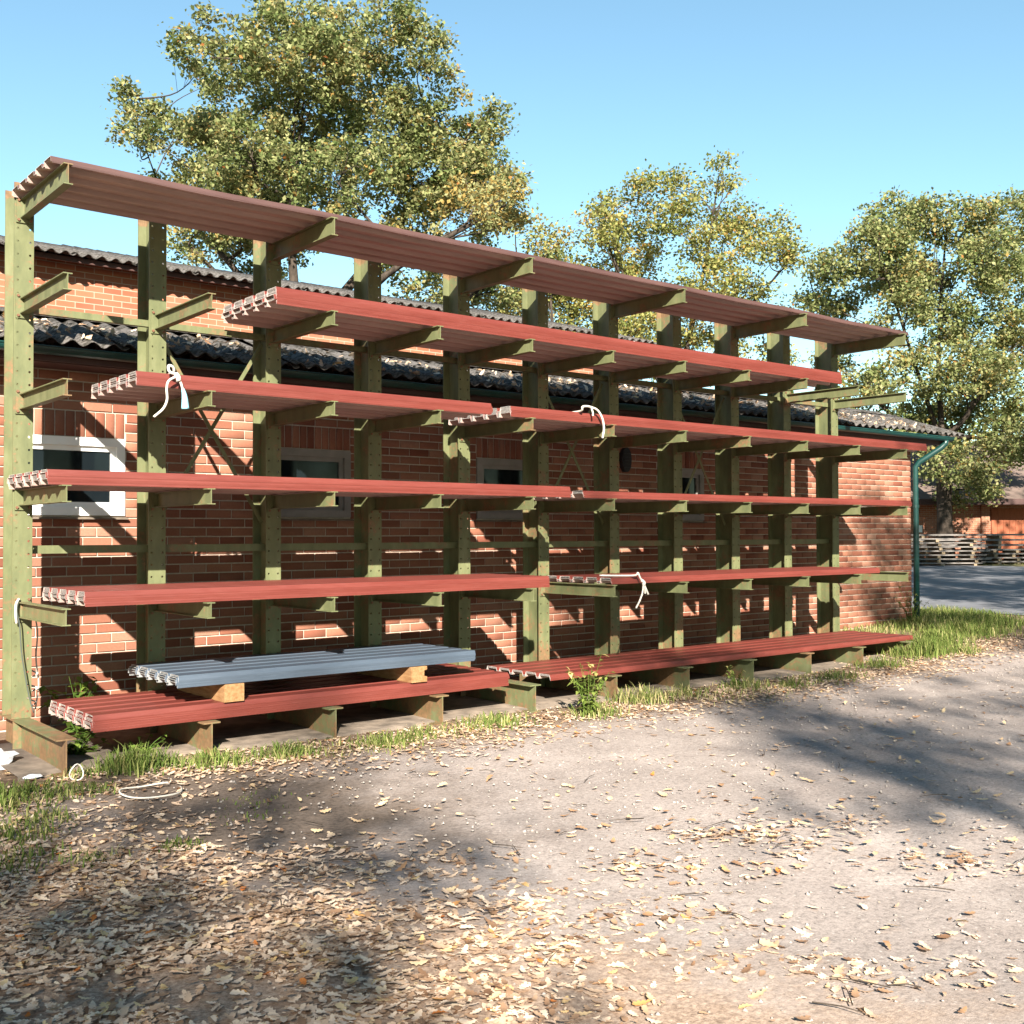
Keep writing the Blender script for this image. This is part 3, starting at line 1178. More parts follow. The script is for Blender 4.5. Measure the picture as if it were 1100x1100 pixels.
# white plastic bag by the left foot of the rack, and a scrap
def crumple(name, label, cat, loc, sx, sy, sz, mat, seed, sub=3):
    bm = bmesh.new()
    bmesh.ops.create_icosphere(bm, subdivisions=sub, radius=1)
    r = random.Random(seed)
    ph = [(r.uniform(0, 6), r.uniform(2, 6), Vector((r.gauss(0, 1), r.gauss(0, 1), r.gauss(0, 1))).normalized()) for _ in range(7)]
    for v in bm.verts:
        d = 1 + sum(0.09 * math.sin(p + f * v.co.dot(ax) * 1.6) for p, f, ax in ph)
        v.co = Vector((v.co.x * sx * d, v.co.y * sy * d, max(-0.15, v.co.z) * sz * d))
    me = bpy.data.meshes.new(name)
    bm.to_mesh(me)
    bm.free()
    me.materials.append(mat)
    o = link(name, me, None, loc)
    return tag(o, label, cat)


crumple('plastic_bag', 'crumpled white plastic bag beside the left rack foot', 'bag', (-0.40, -0.45, 0.02), 0.26, 0.17, 0.10, M['bag'], 3)
crumple('plastic_scrap', 'small torn white plastic scrap in the grass near the bag', 'litter', (-0.22, -1.10, 0.02), 0.055, 0.03, 0.018, M['bag'], 5)


# ------------------------------------------------------------------ leaves, grass, weeds
def leaf_shape(var):
    """lobed oak leaf: centre line plus wavy edges, unit length along x"""
    w = [[0.02, 0.13, 0.09, 0.24, 0.14, 0.30, 0.17, 0.20, 0.03],
         [0.02, 0.10, 0.07, 0.20, 0.12, 0.27, 0.16, 0.23, 0.04],
         [0.02, 0.16, 0.10, 0.22, 0.13, 0.25, 0.13, 0.15, 0.02]][var % 3]
    n = len(w)
    V, F = [], []
    for i, a in enumerate(w):
        x = i / (n - 1) - 0.5
        bend = [0.07, -0.05, 0.10][var % 3] * (4 * x * x)
        cup = [0.22, 0.32, -0.15][var % 3] * a
        V += [(x, -a * (1 + 0.15 * math.sin(i * 2 + var)), bend + cup), (x, 0, bend), (x, a * (1 + 0.15 * math.cos(i * 2 + var)), bend + cup * 0.8)]
    for i in range(n - 1):
        b = i * 3
        F += [(b, b + 1, b + 4, b + 3), (b + 1, b + 2, b + 5, b + 4)]
    return np.array(V), np.array(F)


def rot_mats(yaw, pitch, roll):
    cy, sy, cp, sp, cr, sr = np.cos(yaw), np.sin(yaw), np.cos(pitch), np.sin(pitch), np.cos(roll), np.sin(roll)
    Rm = np.empty((len(yaw), 3, 3))
    Rm[:, 0, 0] = cy * cp; Rm[:, 0, 1] = cy * sp * sr - sy * cr; Rm[:, 0, 2] = cy * sp * cr + sy * sr
    Rm[:, 1, 0] = sy * cp; Rm[:, 1, 1] = sy * sp * sr + cy * cr; Rm[:, 1, 2] = sy * sp * cr - cy * sr
    Rm[:, 2, 0] = -sp; Rm[:, 2, 1] = cp * sr; Rm[:, 2, 2] = cp * cr
    return Rm


def scatter_leaves(name, P, size, tilt, mat, rnd):
    Vs, Fs, Rs, base = [], [], [], 0
    var = rng.integers(0, 3, len(P))
    for v in range(3):
        sel = np.where(var == v)[0]
        V, F = leaf_shape(v)
        n = len(sel)
        Rm = rot_mats(rng.uniform(0, 2 * np.pi, n), rng.normal(0, tilt, n), rng.normal(0, tilt, n))
        s = size[sel][:, None, None]
        VV = np.einsum('nij,vj->nvi', Rm, V) * s + P[sel][:, None, :]
        FF = F[None] + (np.arange(n) * len(V))[:, None, None] + base
        Vs.append(VV.reshape(-1, 3))
        Fs.append(FF.reshape(-1, 4))
        Rs.append(np.repeat(rnd[sel], len(F)))
        base += n * len(V)
    return link(name, np_mesh(name, np.concatenate(Vs), np.concatenate(Fs), mat, np.concatenate(Rs)))


def inside(poly, x, y):
    c = np.zeros(len(x), bool)
    j = len(poly) - 1
    for i in range(len(poly)):
        xi, yi = poly[i]
        xj, yj = poly[j]
        c ^= ((yi > y) != (yj > y)) & (x < (xj - xi) * (y - yi) / (yj - yi + 1e-12) + xi)
        j = i
    return c


def smooth_noise(x, y, s, seed):
    r = np.random.default_rng(seed)
    out = np.zeros_like(x)
    for k in range(6):
        a, p = r.uniform(0, 2 * np.pi), r.uniform(0, 2 * np.pi)
        f = s * r.uniform(0.6, 1.8)
        out += np.sin((x * np.cos(a) + y * np.sin(a)) * f + p)
    return out / 6


CARPET = [(-3.2, -1.6), (-0.62, -1.75), (-0.40, -2.5), (-0.15, -3.1), (0.08, -3.6), (0.36, -4.1), (0.50, -4.7), (0.72, -5.3), (0.55, -5.9), (0.05, -6.3), (-0.3, -7.2), (-3.2, -8.4)]
CLUSTERS = [(2.44, -5.25, 0.35), (1.85, -5.45, 0.3), (2.95, -5.3, 0.25), (1.0, -5.85, 0.35), (2.78, -5.95, 0.2), (0.85, -5.6, 0.3), (1.1, -6.05, 0.3),
            (2.9, -6.2, 0.2), (1.4, -6.9, 0.25), (1.2, -6.6, 0.3), (0.6, -6.1, 0.4), (2.2, -5.0, 0.25), (1.5, -5.2, 0.2)]


def density(x, y):
    n = smooth_noise(x, y, 3.0, 1)
    n2 = smooth_noise(x, y, 7.0, 2)
    wob = 0.35 * n
    soft = np.zeros_like(x)
    for k in (-0.55, -0.3, 0.0, 0.3, 0.6):
        soft += inside(CARPET, x + wob + k, y + wob * 0.6 + 0.3 * k) / 5.0
    d = soft ** 1.3 * np.clip(0.80 + 0.9 * n2 + 0.5 * n, 0.25, 1)
    for cx, cy, r in CLUSTERS:
        d = np.maximum(d, 0.40 * np.exp(-((x - cx) ** 2 + (y - cy) ** 2 * 1.3) / (r * r)) * np.clip(0.6 + n2, 0.1, 1.1))
    strip = np.exp(-((y + 1.55 + 0.2 * n) / 0.42) ** 2) * (x > -0.6) * (x < 13.5)
    d = np.maximum(d, 0.60 * strip * np.clip(0.7 + n2, 0.15, 1))
    d = np.maximum(d, np.where((y > -2.4) & (y < -0.2) & (x > -1) & (x < 12), 0.10, 0.0))
    d = np.maximum(d, np.where((x > 0) & (x < 9), np.clip(0.008 + 0.02 * n2, 0, 1), 0.004))
    return d


N = 400000
px, py = rng.uniform(-3.2, 14, N), rng.uniform(-8.4, 0.8, N)
keep = rng.uniform(0, 1, N) < density(px, py) * 0.85
px, py = px[keep], py[keep]
carp = inside(CARPET, px, py)
pz = gza(px) + 0.009 + rng.uniform(0, 0.018, len(px)) * np.where(carp, 1.0, 0.35)
sz = 0.034 + 0.046 * rng.beta(1.8, 2.0, len(px))
frag = rng.uniform(0, 1, len(px)) < 0.35
sz[frag] = rng.uniform(0.012, 0.034, frag.sum())
rn = np.clip(rng.beta(1.6, 1.75, len(px)), 0, 0.97)
rn[rng.uniform(0, 1, len(px)) < 0.006] = 1.0
o = scatter_leaves('leaf_litter', np.stack([px, py, pz], -1), sz, 0.13, M['litter'], rn)
tag(o, 'carpet of dry brown oak leaves spread over the yard and along the rack', 'leaf litter', None, 'stuff')

# single leaves on open gravel
fme2 = []
for v in range(3):
    V, F = leaf_shape(v)
    for c in range(3):
        fme2.append(np_mesh('fallen_leaf', V, F, M['fallen'], np.full(len(F), [0.25, 0.6, 0.9][c])))
cnt = 0
while cnt < 290:
    x, y = random.uniform(0.4, 7.2), random.uniform(-7.4, -1.9)
    d = Vector((x, y, 0)) - CAM
    f, r = d.dot(FWD), d.dot(RGT)
    if f < 3.2 or abs(r / f) > 0.46 or d.dot(UPV) / f < -0.47:
        continue
    if inside(CARPET, np.array([x]), np.array([y]))[0]:
        continue
    w = 0.35 + 0.65 * max(math.exp(-((x - cx) ** 2 + (y - cy) ** 2) / (0.5 + r0 * r0)) for cx, cy, r0 in CLUSTERS)
    if random.random() > w:
        continue
    o = link('fallen_leaf', random.choice(fme2), None, (x, y, gz(x) + 0.016))
    s = random.uniform(0.045, 0.085)
    o.scale = (s, s, s)
    o.rotation_euler = (random.gauss(0, 0.2), random.gauss(0, 0.2), random.uniform(0, 6.28))
    tag(o, 'single dry tan oak leaf lying on the open gravel', 'leaf', 'loose leaves on the gravel')
    cnt += 1

# leaves lodged on the low roof
nr = 900
rx, ry = rng.uniform(-2, 14.3, nr), rng.uniform(0.6, 1.5, nr)
rz = 3.335 + 0.335 * (ry - 0.56) + 0.03
o = scatter_leaves('roof_leaves', np.stack([rx, ry, rz], -1), rng.uniform(0.05, 0.11, nr), 0.5, M['litter'], np.clip(rng.beta(2, 2, nr), 0, .97))
tag(o, 'dry leaves lodged on the corrugated roof of the low wing', 'leaf litter', None, 'stuff')


def blades(centres, mat, name, label):
    """centres: (x, y, radius, count, height, dryness)"""
    Vs, Fs, Rs = [], [], []
    base = 0
    for (cx, cy, r, n, h, dry) in centres:
        n = int(n * (0.62 if cx < 10.5 else 1.0))
        a = rng.uniform(0, 2 * np.pi, n)
        q = r * np.sqrt(rng.uniform(0, 1, n)) * np.clip(rng.normal(0.8, 0.25, n), 0.1, 1.3)
        x, y = cx + q * np.cos(a) * 1.25, cy + q * np.sin(a)
        z = gza(x) - 0.01
        hh = h * rng.uniform(0.35, 1.15, n) * (1 - 0.45 * (q / r))
        th = rng.uniform(0, 2 * np.pi, n)
        lean = hh * rng.uniform(0.15, 0.9, n)
        w = rng.uniform(0.003, 0.0065, n)
        dx, dy = np.cos(th), np.sin(th)
        ox, oy = -dy * w, dx * w
        pts = []
        for (t, k, ww) in ((0, 0, 1), (0.45, 0.22, 0.9), (0.8, 0.62, 0.6), (1.0, 1.0, 0.08)):
            zz = z + hh * (t if t < 1 else 0.93)
            pts += [np.stack([x + dx * lean * k - ox * ww, y + dy * lean * k - oy * ww, zz], -1),
                    np.stack([x + dx * lean * k + ox * ww, y + dy * lean * k + oy * ww, zz], -1)]
        V = np.stack(pts, 1)
        F = np.array([(0, 1, 3, 2), (2, 3, 5, 4), (4, 5, 7, 6)])
        Fs.append((F[None] + (np.arange(n) * 8)[:, None, None] + base).reshape(-1, 4))
        Vs.append(V.reshape(-1, 3))
        rr = np.clip(rng.beta(2, 2.2, n) * 0.85 + (dry + 0.12) * rng.uniform(0, 1, n), 0, 1)
        Rs.append(np.repeat(rr, 3))
        base += n * 8
    return tag(link(name, np_mesh(name, np.concatenate(Vs), np.concatenate(Fs), mat, np.concatenate(Rs))), label, 'grass', None, 'stuff')


GR = [(0.45, -1.22, 0.28, 900, 0.21, 0.1), (0.95, -1.42, 0.26, 520, 0.15, 0.2), (1.50, -1.48, 0.26, 520, 0.14, 0.2), (2.35, -1.58, 0.30, 560, 0.13, 0.2), (2.75, -1.45, 0.2, 260, 0.11, 0.3),
      (3.55, -1.42, 0.34, 520, 0.14, 0.25), (4.6, -1.62, 0.28, 420, 0.17, 0.35), (5.5, -1.30, 0.32, 520, 0.21, 0.55), (6.1, -1.35, 0.3, 300, 0.15, 0.6),
      (7.1, -1.30, 0.35, 420, 0.14, 0.5), (7.55, -1.62, 0.22, 260, 0.12, 0.2), (8.55, -1.50, 0.36, 420, 0.13, 0.3), (9.75, -1.30, 0.4, 520, 0.16, 0.25),
      (10.9, -1.15, 0.45, 1100, 0.27, 0.12), (11.7, -0.9, 0.5, 900, 0.24, 0.15), (11.3, -1.5, 0.3, 350, 0.14, 0.3), (13.0, -0.6, 0.8, 1500, 0.22, 0.18), (14.4, -0.2, 0.8, 1500, 0.22, 0.15), (13.4, 0.45, 0.7, 900, 0.22, 0.3),
      (15.4, 0.6, 0.8, 1400, 0.22, 0.12), (14.9, 1.6, 0.7, 900, 0.22, 0.2), (12.2, 0.5, 0.6, 450, 0.18, 0.5), (16.2, 1.6, 0.7, 800, 0.18, 0.2), (16.0, -0.9, 0.8, 700, 0.16, 0.2),
      (-0.42, -1.60, 0.36, 900, 0.12, 0.15), (-0.85, -1.75, 0.45, 900, 0.13, 0.15), (-0.12, -1.72, 0.25, 380, 0.10, 0.3), (-0.75, -2.6, 0.3, 420, 0.12, 0.2), (-0.95, -3.15, 0.35, 420, 0.12, 0.2), (-0.5, -2.3, 0.22, 260, 0.11, 0.2),
      (-0.08, -3.36, 0.14, 160, 0.09, 0.2), (-0.55, -3.3, 0.16, 120, 0.1, 0.3), (0.05, -1.15, 0.14, 130, 0.1, 0.4), (0.5, -2.9, 0.3, 90, 0.04, 0.3), (0.7, -2.55, 0.3, 90, 0.04, 0.3),
      (1.9, -1.5, 0.4, 220, 0.08, 0.6), (3.0, -1.5, 0.5, 260, 0.08, 0.6), (6.6, -1.6, 0.6, 300, 0.09, 0.7), (8.0, -1.4, 0.6, 260, 0.09, 0.7), (-1.6, -2.0, 0.7, 900, 0.14, 0.2), (-1.7, -3.0, 0.6, 500, 0.12, 0.2)]
for _ in range(16):
    GR.append((random.uniform(38.3, 40.5), random.uniform(8, 22), 1.0, 160, 0.14, 0.6))
blades(GR, M['grass'], 'grass', 'tufts of green and straw coloured grass along the rack and the yard edge')


def plant(name, label, cat, loc, stems, h, spread, leaf, mat, seed, dense=9, tip_dry=False):
    r = random.Random(seed)
    t = thing(name, label, cat, loc)
    sm = MB()
    V, F, rn, b = [], [], [], 0
    for s in range(stems):
        a = r.uniform(0, 6.28)
        hh = h * r.uniform(0.45, 1.0)
        q = spread * r.uniform(0.2, 1)
        c = bez([(0.03 * math.cos(a), 0.03 * math.sin(a), 0), (q * 0.4 * math.cos(a), q * 0.4 * math.sin(a), hh * 0.5), (q * math.cos(a), q * math.sin(a), hh)], 5)
        sm.tube(c, [0.006 * (1 - 0.7 * i / (len(c) - 1)) for i in range(len(c))], 4)
        for k in range(dense):
            p = c[min(len(c) - 1, int((0.15 + 0.85 * r.random()) * len(c)))]
            ya, pi = r.uniform(0, 6.28), r.uniform(-0.7, 0.5)
            d = Vector((math.cos(ya) * math.cos(pi), math.sin(ya) * math.cos(pi), math.sin(pi)))
            sdv = d.cross(Vector((0, 0, 1))).normalized()
            ll = leaf * r.uniform(0.6, 1.2)
            up = Vector((0, 0, 1))
            for q4 in (p, p + d * ll * 0.45 + sdv * ll * 0.26 + up * ll * .08, p + d * ll - up * ll * 0.1, p + d * ll * 0.45 - sdv * ll * 0.26 + up * ll * .08):
                V.append(tuple(q4))
            F.append((b, b + 1, b + 2, b + 3))
            b += 4
            rn.append(min(1, r.random() * 0.7 + (0.4 if tip_dry and p.z > h * 0.55 else 0)))
    sm.build('stem', mat, t)
    link('leaves', np_mesh('leaves', V, F, mat, rn), t)
    return t


plant('weed', 'tall leafy weed with pale dry flower heads in front of the lowest right stack', 'plant', (4.50, -1.62, 0), 15, 0.62, 0.24, 0.075, M['weed'], 11, 16, True)
plant('weed', 'small pale flowering weed under the lowest right stack near a base beam', 'plant', (7.05, -1.25, 0), 8, 0.30, 0.2, 0.055, M['weed'], 12, 10, True)
plant('weed', 'dry brown weed standing against the wall beside the downpipe foot', 'plant', (13.7, 0.65, 0.19), 14, 0.75, 0.3, 0.06, M['weed'], 13, 14, True)
plant('ivy', 'leafy green ivy at the wall behind the bottom left stack', 'plant', (0.62, 0.55, 0.0), 16, 0.50, 0.34, 0.10, M['ivy'], 14, 12)
plant('ivy', 'broad leaved creeper beneath the left end of the bottom stack', 'plant', (0.25, -0.50, 0.0), 14, 0.24, 0.30, 0.085, M['ivy'], 15, 10)
plant('weed', 'low leafy weed in the shaded soil beneath the bottom left stack', 'plant', (0.65, -0.80, 0.0), 9, 0.18, 0.2, 0.06, M['ivy'], 16, 9)

# twigs dropped among the leaves
m = MB()
for _ in range(110):
    x, y = random.uniform(-2.2, 4.5), random.uniform(-7.0, -1.3)
    a, l = random.uniform(0, 6.28), random.uniform(0.05, 0.22)
    p0 = Vector((x, y, gz(x) + 0.022))
    d = Vector((math.cos(a), math.sin(a), random.uniform(-0.02, 0.05))) * l
    m.tube([p0, p0 + d * 0.5 + Vector((random.uniform(-.01, .01), random.uniform(-.01, .01), 0.006)), p0 + d], [0.003, 0.0025, 0.0015], 4)
tag(m.build('twigs', M['bark'], recalc=False), 'thin dark twigs dropped among the leaves', 'twigs', None, 'stuff')

# small stones on the yard
ns = 4200
sx, sy = rng.uniform(-1, 11, ns), rng.uniform(-7.6, -1.0, ns)
ss = rng.uniform(0.004, 0.014, ns)
octa = np.array([(1, 0, 0), (0, 1, 0), (-1, 0, 0), (0, -1, 0), (0, 0, 0.7), (0, 0, -0.7)], float)
of = np.array([(0, 1, 4), (1, 2, 4), (2, 3, 4), (3, 0, 4), (1, 0, 5), (2, 1, 5), (3, 2, 5), (0, 3, 5)])
V = octa[None] * ss[:, None, None] * rng.uniform(0.6, 1.4, (ns, 6, 1)) + np.stack([sx, sy, gza(sx) + 0.006], -1)[:, None, :]
F = of[None] + (np.arange(ns) * 6)[:, None, None]
tag(link('gravel_stones', np_mesh('gravel_stones', V.reshape(-1, 3), F.reshape(-1, 3), M['stone'])), 'small loose stones scattered over the yard', 'gravel', None, 'stuff')


# ------------------------------------------------------------------ trees
RX, FY = Vector((0.7777, -0.6286, 0)), Vector((0.6286, 0.7777, 0))


def tree(name, label, base, trunk_r, fork, lobes, mat, seed, leaf=0.17, per=46, dens=12.0, dry=0.0, group=None, clump=0.55):
    """lobes: (right, depth, height, radius) in metres from the tree's foot"""
    r = random.Random(seed)
    g = np.random.default_rng(seed)
    t = thing(name, label, 'tree', base, 0, group)
    tr = MB()
    f = Vector((r.uniform(-0.2, 0.2), r.uniform(-0.2, 0.2), fork))
    c = bez([(0, 0, -0.2), (f.x * 0.3, f.y * 0.3, fork * 0.5), f], 5)
    tr.tube(c, [trunk_r * (1.28 - 0.28 * min(1, i / 3)) * (1 - 0.25 * i / (len(c) - 1)) for i in range(len(c))], 10)
    P, Q = [], []
    cents = [RX * a + FY * b + Vector((0, 0, h)) for a, b, h, R0 in lobes]
    # main limbs first (spread far apart), the rest branch off the nearest limb
    order = [min(range(len(lobes)), key=lambda i: abs(lobes[i][0]) + abs(lobes[i][1]))]
    while len(order) < len(lobes):
        order.append(max((i for i in range(len(lobes)) if i not in order), key=lambda i: min((cents[i] - cents[j]).length for j in order)))
    nodes = [(Vector(f) * q, trunk_r * 0.6) for q in (0.8, 0.9, 1.0)]
    nmain = min(7, max(3, len(lobes) // 4))
    for oi, li in enumerate(order):
        a, b, h, R0 = lobes[li]
        cen = cents[li]
        if oi < nmain:
            st, sr = Vector(f) * r.uniform(0.78, 1.0), trunk_r * r.uniform(0.30, 0.42)
        else:
            st, sr = min(nodes, key=lambda q: (q[0] - cen).length + 2.5 * max(0, q[0].z - cen.z + 0.5))
            sr = max(0.03, sr * 0.7)
        mid = st.lerp(cen, 0.5) + Vector((r.uniform(-0.4, 0.4), r.uniform(-0.4, 0.4), r.uniform(-0.3, 0.4)))
        lim = bez([st, mid, cen], 6)
        r0 = sr
        rr = [r0 * (1 - 0.8 * i / (len(lim) - 1)) for i in range(len(lim))]
        tr.tube(lim, rr, 7)
        nodes += [(lim[i], rr[i]) for i in range(4, len(lim))]
        n = max(3, int(dens * R0 * R0))
        d = g.normal(0, 1, (n, 3))
        d /= np.linalg.norm(d, axis=1)[:, None]
        rad = R0 * g.uniform(0.25, 1.0, n) ** 0.5
        pc = np.array(cen)[None] + d * rad[:, None] * np.array([1, 1, 0.85])
        for k in range(n):
            if r.random() < 0.35:
                s = lim[r.randrange(len(lim) // 2, len(lim))]
                e = Vector(pc[k])
                m_ = s.lerp(e, 0.5) + Vector((r.uniform(-.2, .2), r.uniform(-.2, .2), r.uniform(-0.05, 0.3)))
                tr.tube([s, m_, e], [min(.05, r0 * 0.22), min(.035, r0 * 0.15), 0.012], 4, caps=False)
        tone = g.normal(0, 0.15, n) + (0.30 if (a > 5.2 and r.random() < 0.45) else 0.0)
        lf = per
        P.append((pc[:, None, :] + g.normal(0, clump * 0.5, (n, lf, 3)) * np.array([1, 1, 0.7])).reshape(-1, 3))
        Q.append((np.clip(g.beta(2.2, 2.6, (n, lf)) + tone[:, None] + dry, 0, 0.93)).reshape(-1))
    P, Q = np.concatenate(P), np.concatenate(Q)
    rare = g.uniform(0, 1, len(Q)) < 0.012 + 0.05 * dry
    Q[rare] = g.uniform(0.94, 1.0, rare.sum())
    n = len(P)
    s = leaf * g.uniform(0.6, 1.25, n)
    Rm = rot_mats(g.uniform(0, 2 * np.pi, n), g.normal(0.2, 0.6, n), g.normal(0, 0.7, n))
    q = np.array([(-0.5, 0, 0), (0.05, -0.36, 0.08), (0.55, 0, -0.05), (0.05, 0.36, 0.08)])
    V = np.einsum('nij,vj->nvi', Rm, q) * s[:, None, None] + P[:, None, :]
    F = np.arange(n * 4).reshape(n, 4)
    tr.build('trunk', M['bark'], t, True, recalc=False)
    link('crown', np_mesh('crown', V.reshape(-1, 3), F, mat, Q), t)
    return t


def lob(px, u0, v0, ppm, spread, seed):
    r = random.Random(seed)
    return [((u - u0) / ppm, r.uniform(-spread, spread), (v0 - v) / ppm, rad / ppm) for u, v, rad in px]


# big oak behind the hall
OAK = [(425, 45, 38), (355, 35, 34), (300, 45, 36), (247, 60, 26), (395, 85, 52), (320, 95, 55), (255, 110, 45), (200, 110, 32), (158, 128, 24), (462, 78, 34),
       (470, 135, 48), (415, 150, 58), (345, 155, 60), (275, 165, 55), (215, 160, 40), (170, 165, 22), (515, 120, 30), (540, 165, 30), (500, 190, 48), (555, 215, 24),
       (445, 215, 55), (375, 225, 52), (305, 230, 45), (245, 245, 32), (215, 275, 24), (545, 255, 34), (490, 265, 46), (430, 280, 40), (270, 280, 26), (520, 300, 40), (460, 310, 35), (585, 265, 26), (195, 145, 36), (185, 195, 30), (232, 205, 42), (255, 160, 48), (222, 240, 30), (290, 200, 50), (350, 110, 50), (265, 250, 40), (175, 225, 20), (455, 110, 48), (500, 150, 44), (375, 60, 46), (440, 180, 60), (330, 120, 60), (505, 235, 44), (260, 215, 44), (142, 142, 20), (168, 104, 18), (150, 195, 20), (185, 95, 26), (132, 172, 11), (165, 88, 15), (215, 70, 20)]
tree('oak_tree', 'large spreading oak with dense olive crown behind the hall roof', (14.9, 23.25, 0.2), 0.55, 8.3, lob(OAK, 325, 627, 32.8, 3.6, 3), M['oak'], 21, 0.145, 92, 14.5, clump=0.43)
tree('oak_tree', 'small orange tinted tree between the big oak and the yellow tree', (24.0, 21.0, 0.3), 0.25, 5.0,
     lob([(610, 262, 24), (640, 300, 34), (600, 310, 36), (645, 345, 36), (575, 330, 36), (630, 380, 38), (690, 370, 36)], 620, 625, 30, 1.6, 5), M['yellowoak'], 22, 0.14, 84, 20, 0.08)
MID = [(740, 222, 24), (700, 232, 28), (665, 240, 28), (770, 215, 20), (795, 240, 28), (835, 262, 22), (650, 270, 28), (690, 275, 34), (735, 268, 34), (780, 278, 34),
       (820, 290, 24), (845, 300, 18), (660, 310, 32), (710, 315, 36), (760, 320, 36), (800, 330, 28), (835, 345, 22), (690, 355, 34), (740, 365, 36), (790, 375, 30), (850, 385, 26)]
tree('maple_tree', 'loose yellow green tree rising above the middle of the rack', (28.2, 19.2, 0.35), 0.28, 6.0, lob(MID, 728, 622, 28.5, 2.2, 7), M['yellowoak'], 23, 0.14, 72, 18, clump=0.5)
RT = [(1020, 240, 36), (965, 240, 32), (1070, 245, 34), (1105, 255, 36), (925, 280, 32), (890, 290, 20), (985, 285, 40), (1045, 295, 40), (1095, 305, 40), (910, 320, 24),
      (960, 335, 26), (1010, 345, 36), (1065, 355, 38), (1115, 360, 40), (905, 385, 22), (945, 410, 26), (985, 405, 30), (1030, 410, 40), (1085, 415, 40), (930, 440, 22),
      (975, 455, 30), (1025, 465, 38), (1075, 475, 36), (1115, 470, 40), (1000, 505, 26), (1050, 515, 28), (880, 320, 14), (1035, 535, 16), (880, 330, 22), (902, 300, 26), (940, 362, 20), (872, 298, 14), (930, 252, 24), (1000, 222, 22), (960, 290, 34), (1060, 420, 36), (1010, 300, 36), (915, 420, 20)]
tree('oak_tree', 'tall oak with open crown standing in front of the far shed', (39.17, 14.5, 0.45), 0.33, 5.5, lob(RT, 1016, 607, 26.5, 2.4, 9), M['oak'], 24, 0.155, 80, 18, 0.0, clump=0.5)
tree('bush_tree', 'low yellow green tree showing above the right end of the low roof', (28.5, 15.0, 0.34), 0.14, 2.0,
     lob([(935, 452, 26), (905, 445, 24), (960, 462, 24), (880, 430, 24), (990, 480, 24), (920, 490, 26), (860, 440, 26), (960, 500, 22)], 925, 610, 33, 1.4, 11), M['yellowoak'], 25, 0.135, 74, 20)
# trees behind the photographer, whose shade dapples the yard
def roundcrown(R0, n, h, seed):
    r = random.Random(seed)
    return [(r.gauss(0, R0 * 0.5), r.gauss(0, R0 * 0.5), h + r.gauss(0, R0 * 0.4), r.uniform(0.7, 1.3)) for _ in range(n)]


def shade_tree(tx, ty, h, R0, n, seed, label, dens=10):
    k = h / 0.634
    x, y = tx - 0.68 * k, ty - k
    tree('oak_tree', label, (x, y, gz(x)), 0.3, h * 0.5, roundcrown(R0, n, h, seed), M['oak'], seed, 0.2, 36, dens)


shade_tree(6.6, -4.3, 14.5, 3.2, 15, 31, 'oak behind the photographer shading the right of the yard', 5.5)
shade_tree(-2.55, -5.0, 11.5, 1.9, 12, 32, 'slim oak behind the photographer shading the leaf carpet', 8)
shade_tree(25.0, 3.6, 10.0, 5.5, 46, 33, 'broad oak beside the yard shading the drive')
shade_tree(15.2, 0.6, 13.5, 1.8, 4, 34, 'tall oak beside the yard shading the end of the wing')

# distant wood
def wood(name, label, seed, d0, a0, step, num, h0, h1, arc=False):
    P, Q = [], []
    g = np.random.default_rng(seed)
    for k in range(num):
        if arc:
            an = R(a0 + k * step)
            rr = d0 + g.uniform(-4, 6)
            cen = Vector((4 + rr * math.sin(an), -2 + rr * math.cos(an), 0))
        else:
            cen = Vector((CAM.x, CAM.y, 0)) + FY * (d0 + g.uniform(-5, 8)) + RX * (a0 + k * step)
        hh = g.uniform(h0, h1)
        n = 46
        pc = g.normal(0, 1, (n, 3)) * np.array([1.9, 1.9, hh * 0.26]) + np.array([cen.x, cen.y, 0.6 + hh * 0.5])
        P.append((pc[:, None, :] + g.normal(0, 0.4, (n, 34, 3))).reshape(-1, 3))
        Q.append(np.clip(g.beta(2, 2.4, (n, 34)) + g.normal(0, .12, (n, 1)), 0, 1).reshape(-1))
    P, Q = np.concatenate(P), np.concatenate(Q)
    P = P[P[:, 2] > 0.4]
    Q = Q[:len(P)]
    n = len(P)
    Rm = rot_mats(g.uniform(0, 6.28, n), g.normal(0.2, 0.6, n), g.normal(0, 0.7, n))
    q = np.array([(-0.5, 0, 0), (0.05, -0.4, 0.08), (0.55, 0, -0.05), (0.05, 0.4, 0.08)])
    V = np.einsum('nij,vj->nvi', Rm, q) * 0.34 + P[:, None, :]
    tag(link(name, np_mesh(name, V.reshape(-1, 3), np.arange(n * 4).reshape(n, 4), M['farwood'], Q)),
        label, 'wood', None, 'stuff')


wood('distant_wood', 'far off green wood behind the shed', 77, 62, -16, 1.9, 46, 7.0, 10.5)
wood('tree_belt', 'belt of oaks along the far side of the yard behind the photographer', 78, 50, 78, 4.3, 52, 18.0, 22.0, True)  # out of view, added to block low sky light
wood('oak_row', 'close row of tall oaks along the east side of the yard', 79, 22, 93, 6.0, 14, 16.0, 20.0, True)  # both rows are unseen, added to cut ambient light under the rack
wood('oak_row', 'close row of tall oaks along the west side of the yard', 80, 22, 244, 6.5, 8, 16.0, 20.0, True)

# ------------------------------------------------------------------ far shed and timber stacks
RZ = math.atan2(RX.y, RX.x)
shed_loc = Vector((CAM.x, CAM.y, 0)) + FY * 47.0 + RX * 19.5
shed_loc.z = gz(shed_loc.x) - 0.1
shed = thing('brick_shed', 'long low brick shed with tan roof beyond the drive', 'building', shed_loc, RZ)


def sp(name, mb, mat):
    return mb.build(name, mat, shed)


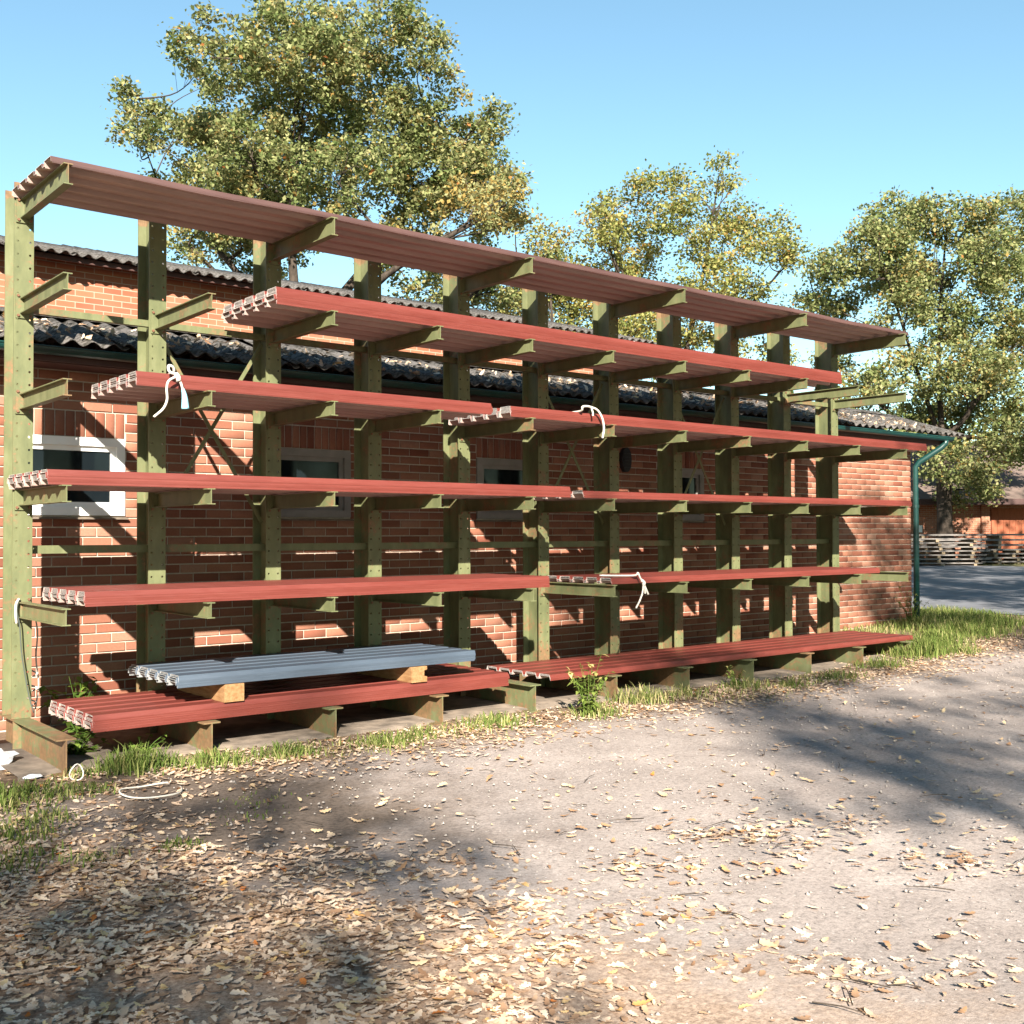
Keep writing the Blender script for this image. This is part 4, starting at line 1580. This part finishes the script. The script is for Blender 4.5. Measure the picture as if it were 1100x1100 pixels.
m = MB()
m.box(-9, 0.55, 0, 0.25, 0, 2.75)
m.box(0.55, 0.9, -0.1, 0.25, 0, 2.75)
m.box(0.9, 13, 0.25, 0.45, 0, 2.75)
m.box(-9, -8.75, 0.25, 6.5, 0, 2.75)
m.box(12.75, 13, 0.45, 6.5, 0, 2.75)
m.box(-9, 13, 6.5, 6.75, 0, 2.75)
sp('wall', m, M['shedbrick'])
m = MB()
m.prism([(-1.0, 2.72), (5.5, 5.55), (7.6, 4.7), (7.6, 4.6), (5.5, 5.42), (-1.0, 2.58)], 'x', -9.6, 13.6)
sp('roof', m, M['shedroof'])
m = MB()
m.box(-9.6, 13.6, -1.03, -1.0, 2.5, 2.74)
sp('fascia', m, M['fascia'])
for k in range(2):  # plank panels with handles added where a wall recess lies in shade
    m = MB()
    for j in range(9):
        m.box(1.1 + k * 2.4 + j * 0.26, 1.1 + k * 2.4 + j * 0.26 + 0.25, 0.19, 0.246, 0.05, 2.35)
    d = sp('door', m, M['sheddoor'])
    h = MB()
    h.box(3.2 + k * 0.5, 3.24 + k * 0.5, 0.14, 0.188, 1.0, 1.3)
    h.build('handle', M['dark'], d)
m = MB()
m.box(-2.3, -1.95, -0.012, -0.002, 1.35, 1.65)
sp('notice_board', m, M['white'])


def pile(fwd, right, length, layers, per, seed, label, h=0.05, gap=0.10):
    r = random.Random(seed)
    loc = Vector((CAM.x, CAM.y, 0)) + FY * fwd + RX * right
    loc.z = gz(loc.x)
    t = thing('timber_stack', label, 'timber stack', loc, RZ, 'timber stacks along the drive')
    m = MB()
    m.box(0, length, 0, 0.14, 0, h)
    me = m.mesh('board', M['oldboard'])
    m = MB()
    m.box(0, 0.12, 0, 1.2, 0, gap)
    mb = m.mesh('bearer', M['bearer'])
    z = 0.0
    for k in range(layers):
        for q in (0.15, 0.5, 0.85):
            link('bearer', mb, t, (length * q + r.uniform(-0.12, 0.12), -0.05, z))
        z += gap + 0.002
        for j in range(per):
            o = link('board', me, t, (r.uniform(-0.25, 0.25), j * 1.1 / per + r.uniform(0, 0.02), z))
            o.rotation_euler = (0, 0, r.uniform(-0.012, 0.012))
        z += h + 0.003
    return t


pile(42.0, 14.5, 3.6, 7, 4, 1, 'grey weathered timber stack nearest the green downpipe')
pile(42.6, 18.4, 2.1, 4, 4, 2, 'low stack of short boards on pale bearers between two longer stacks')
pile(42.0, 20.3, 3.4, 7, 4, 3, 'ragged timber stack at the right edge of the view', 0.05, 0.10)
pile(43.6, 15.0, 8.5, 6, 3, 4, 'row of long poles stacked behind the front timber stacks', 0.07, 0.13)
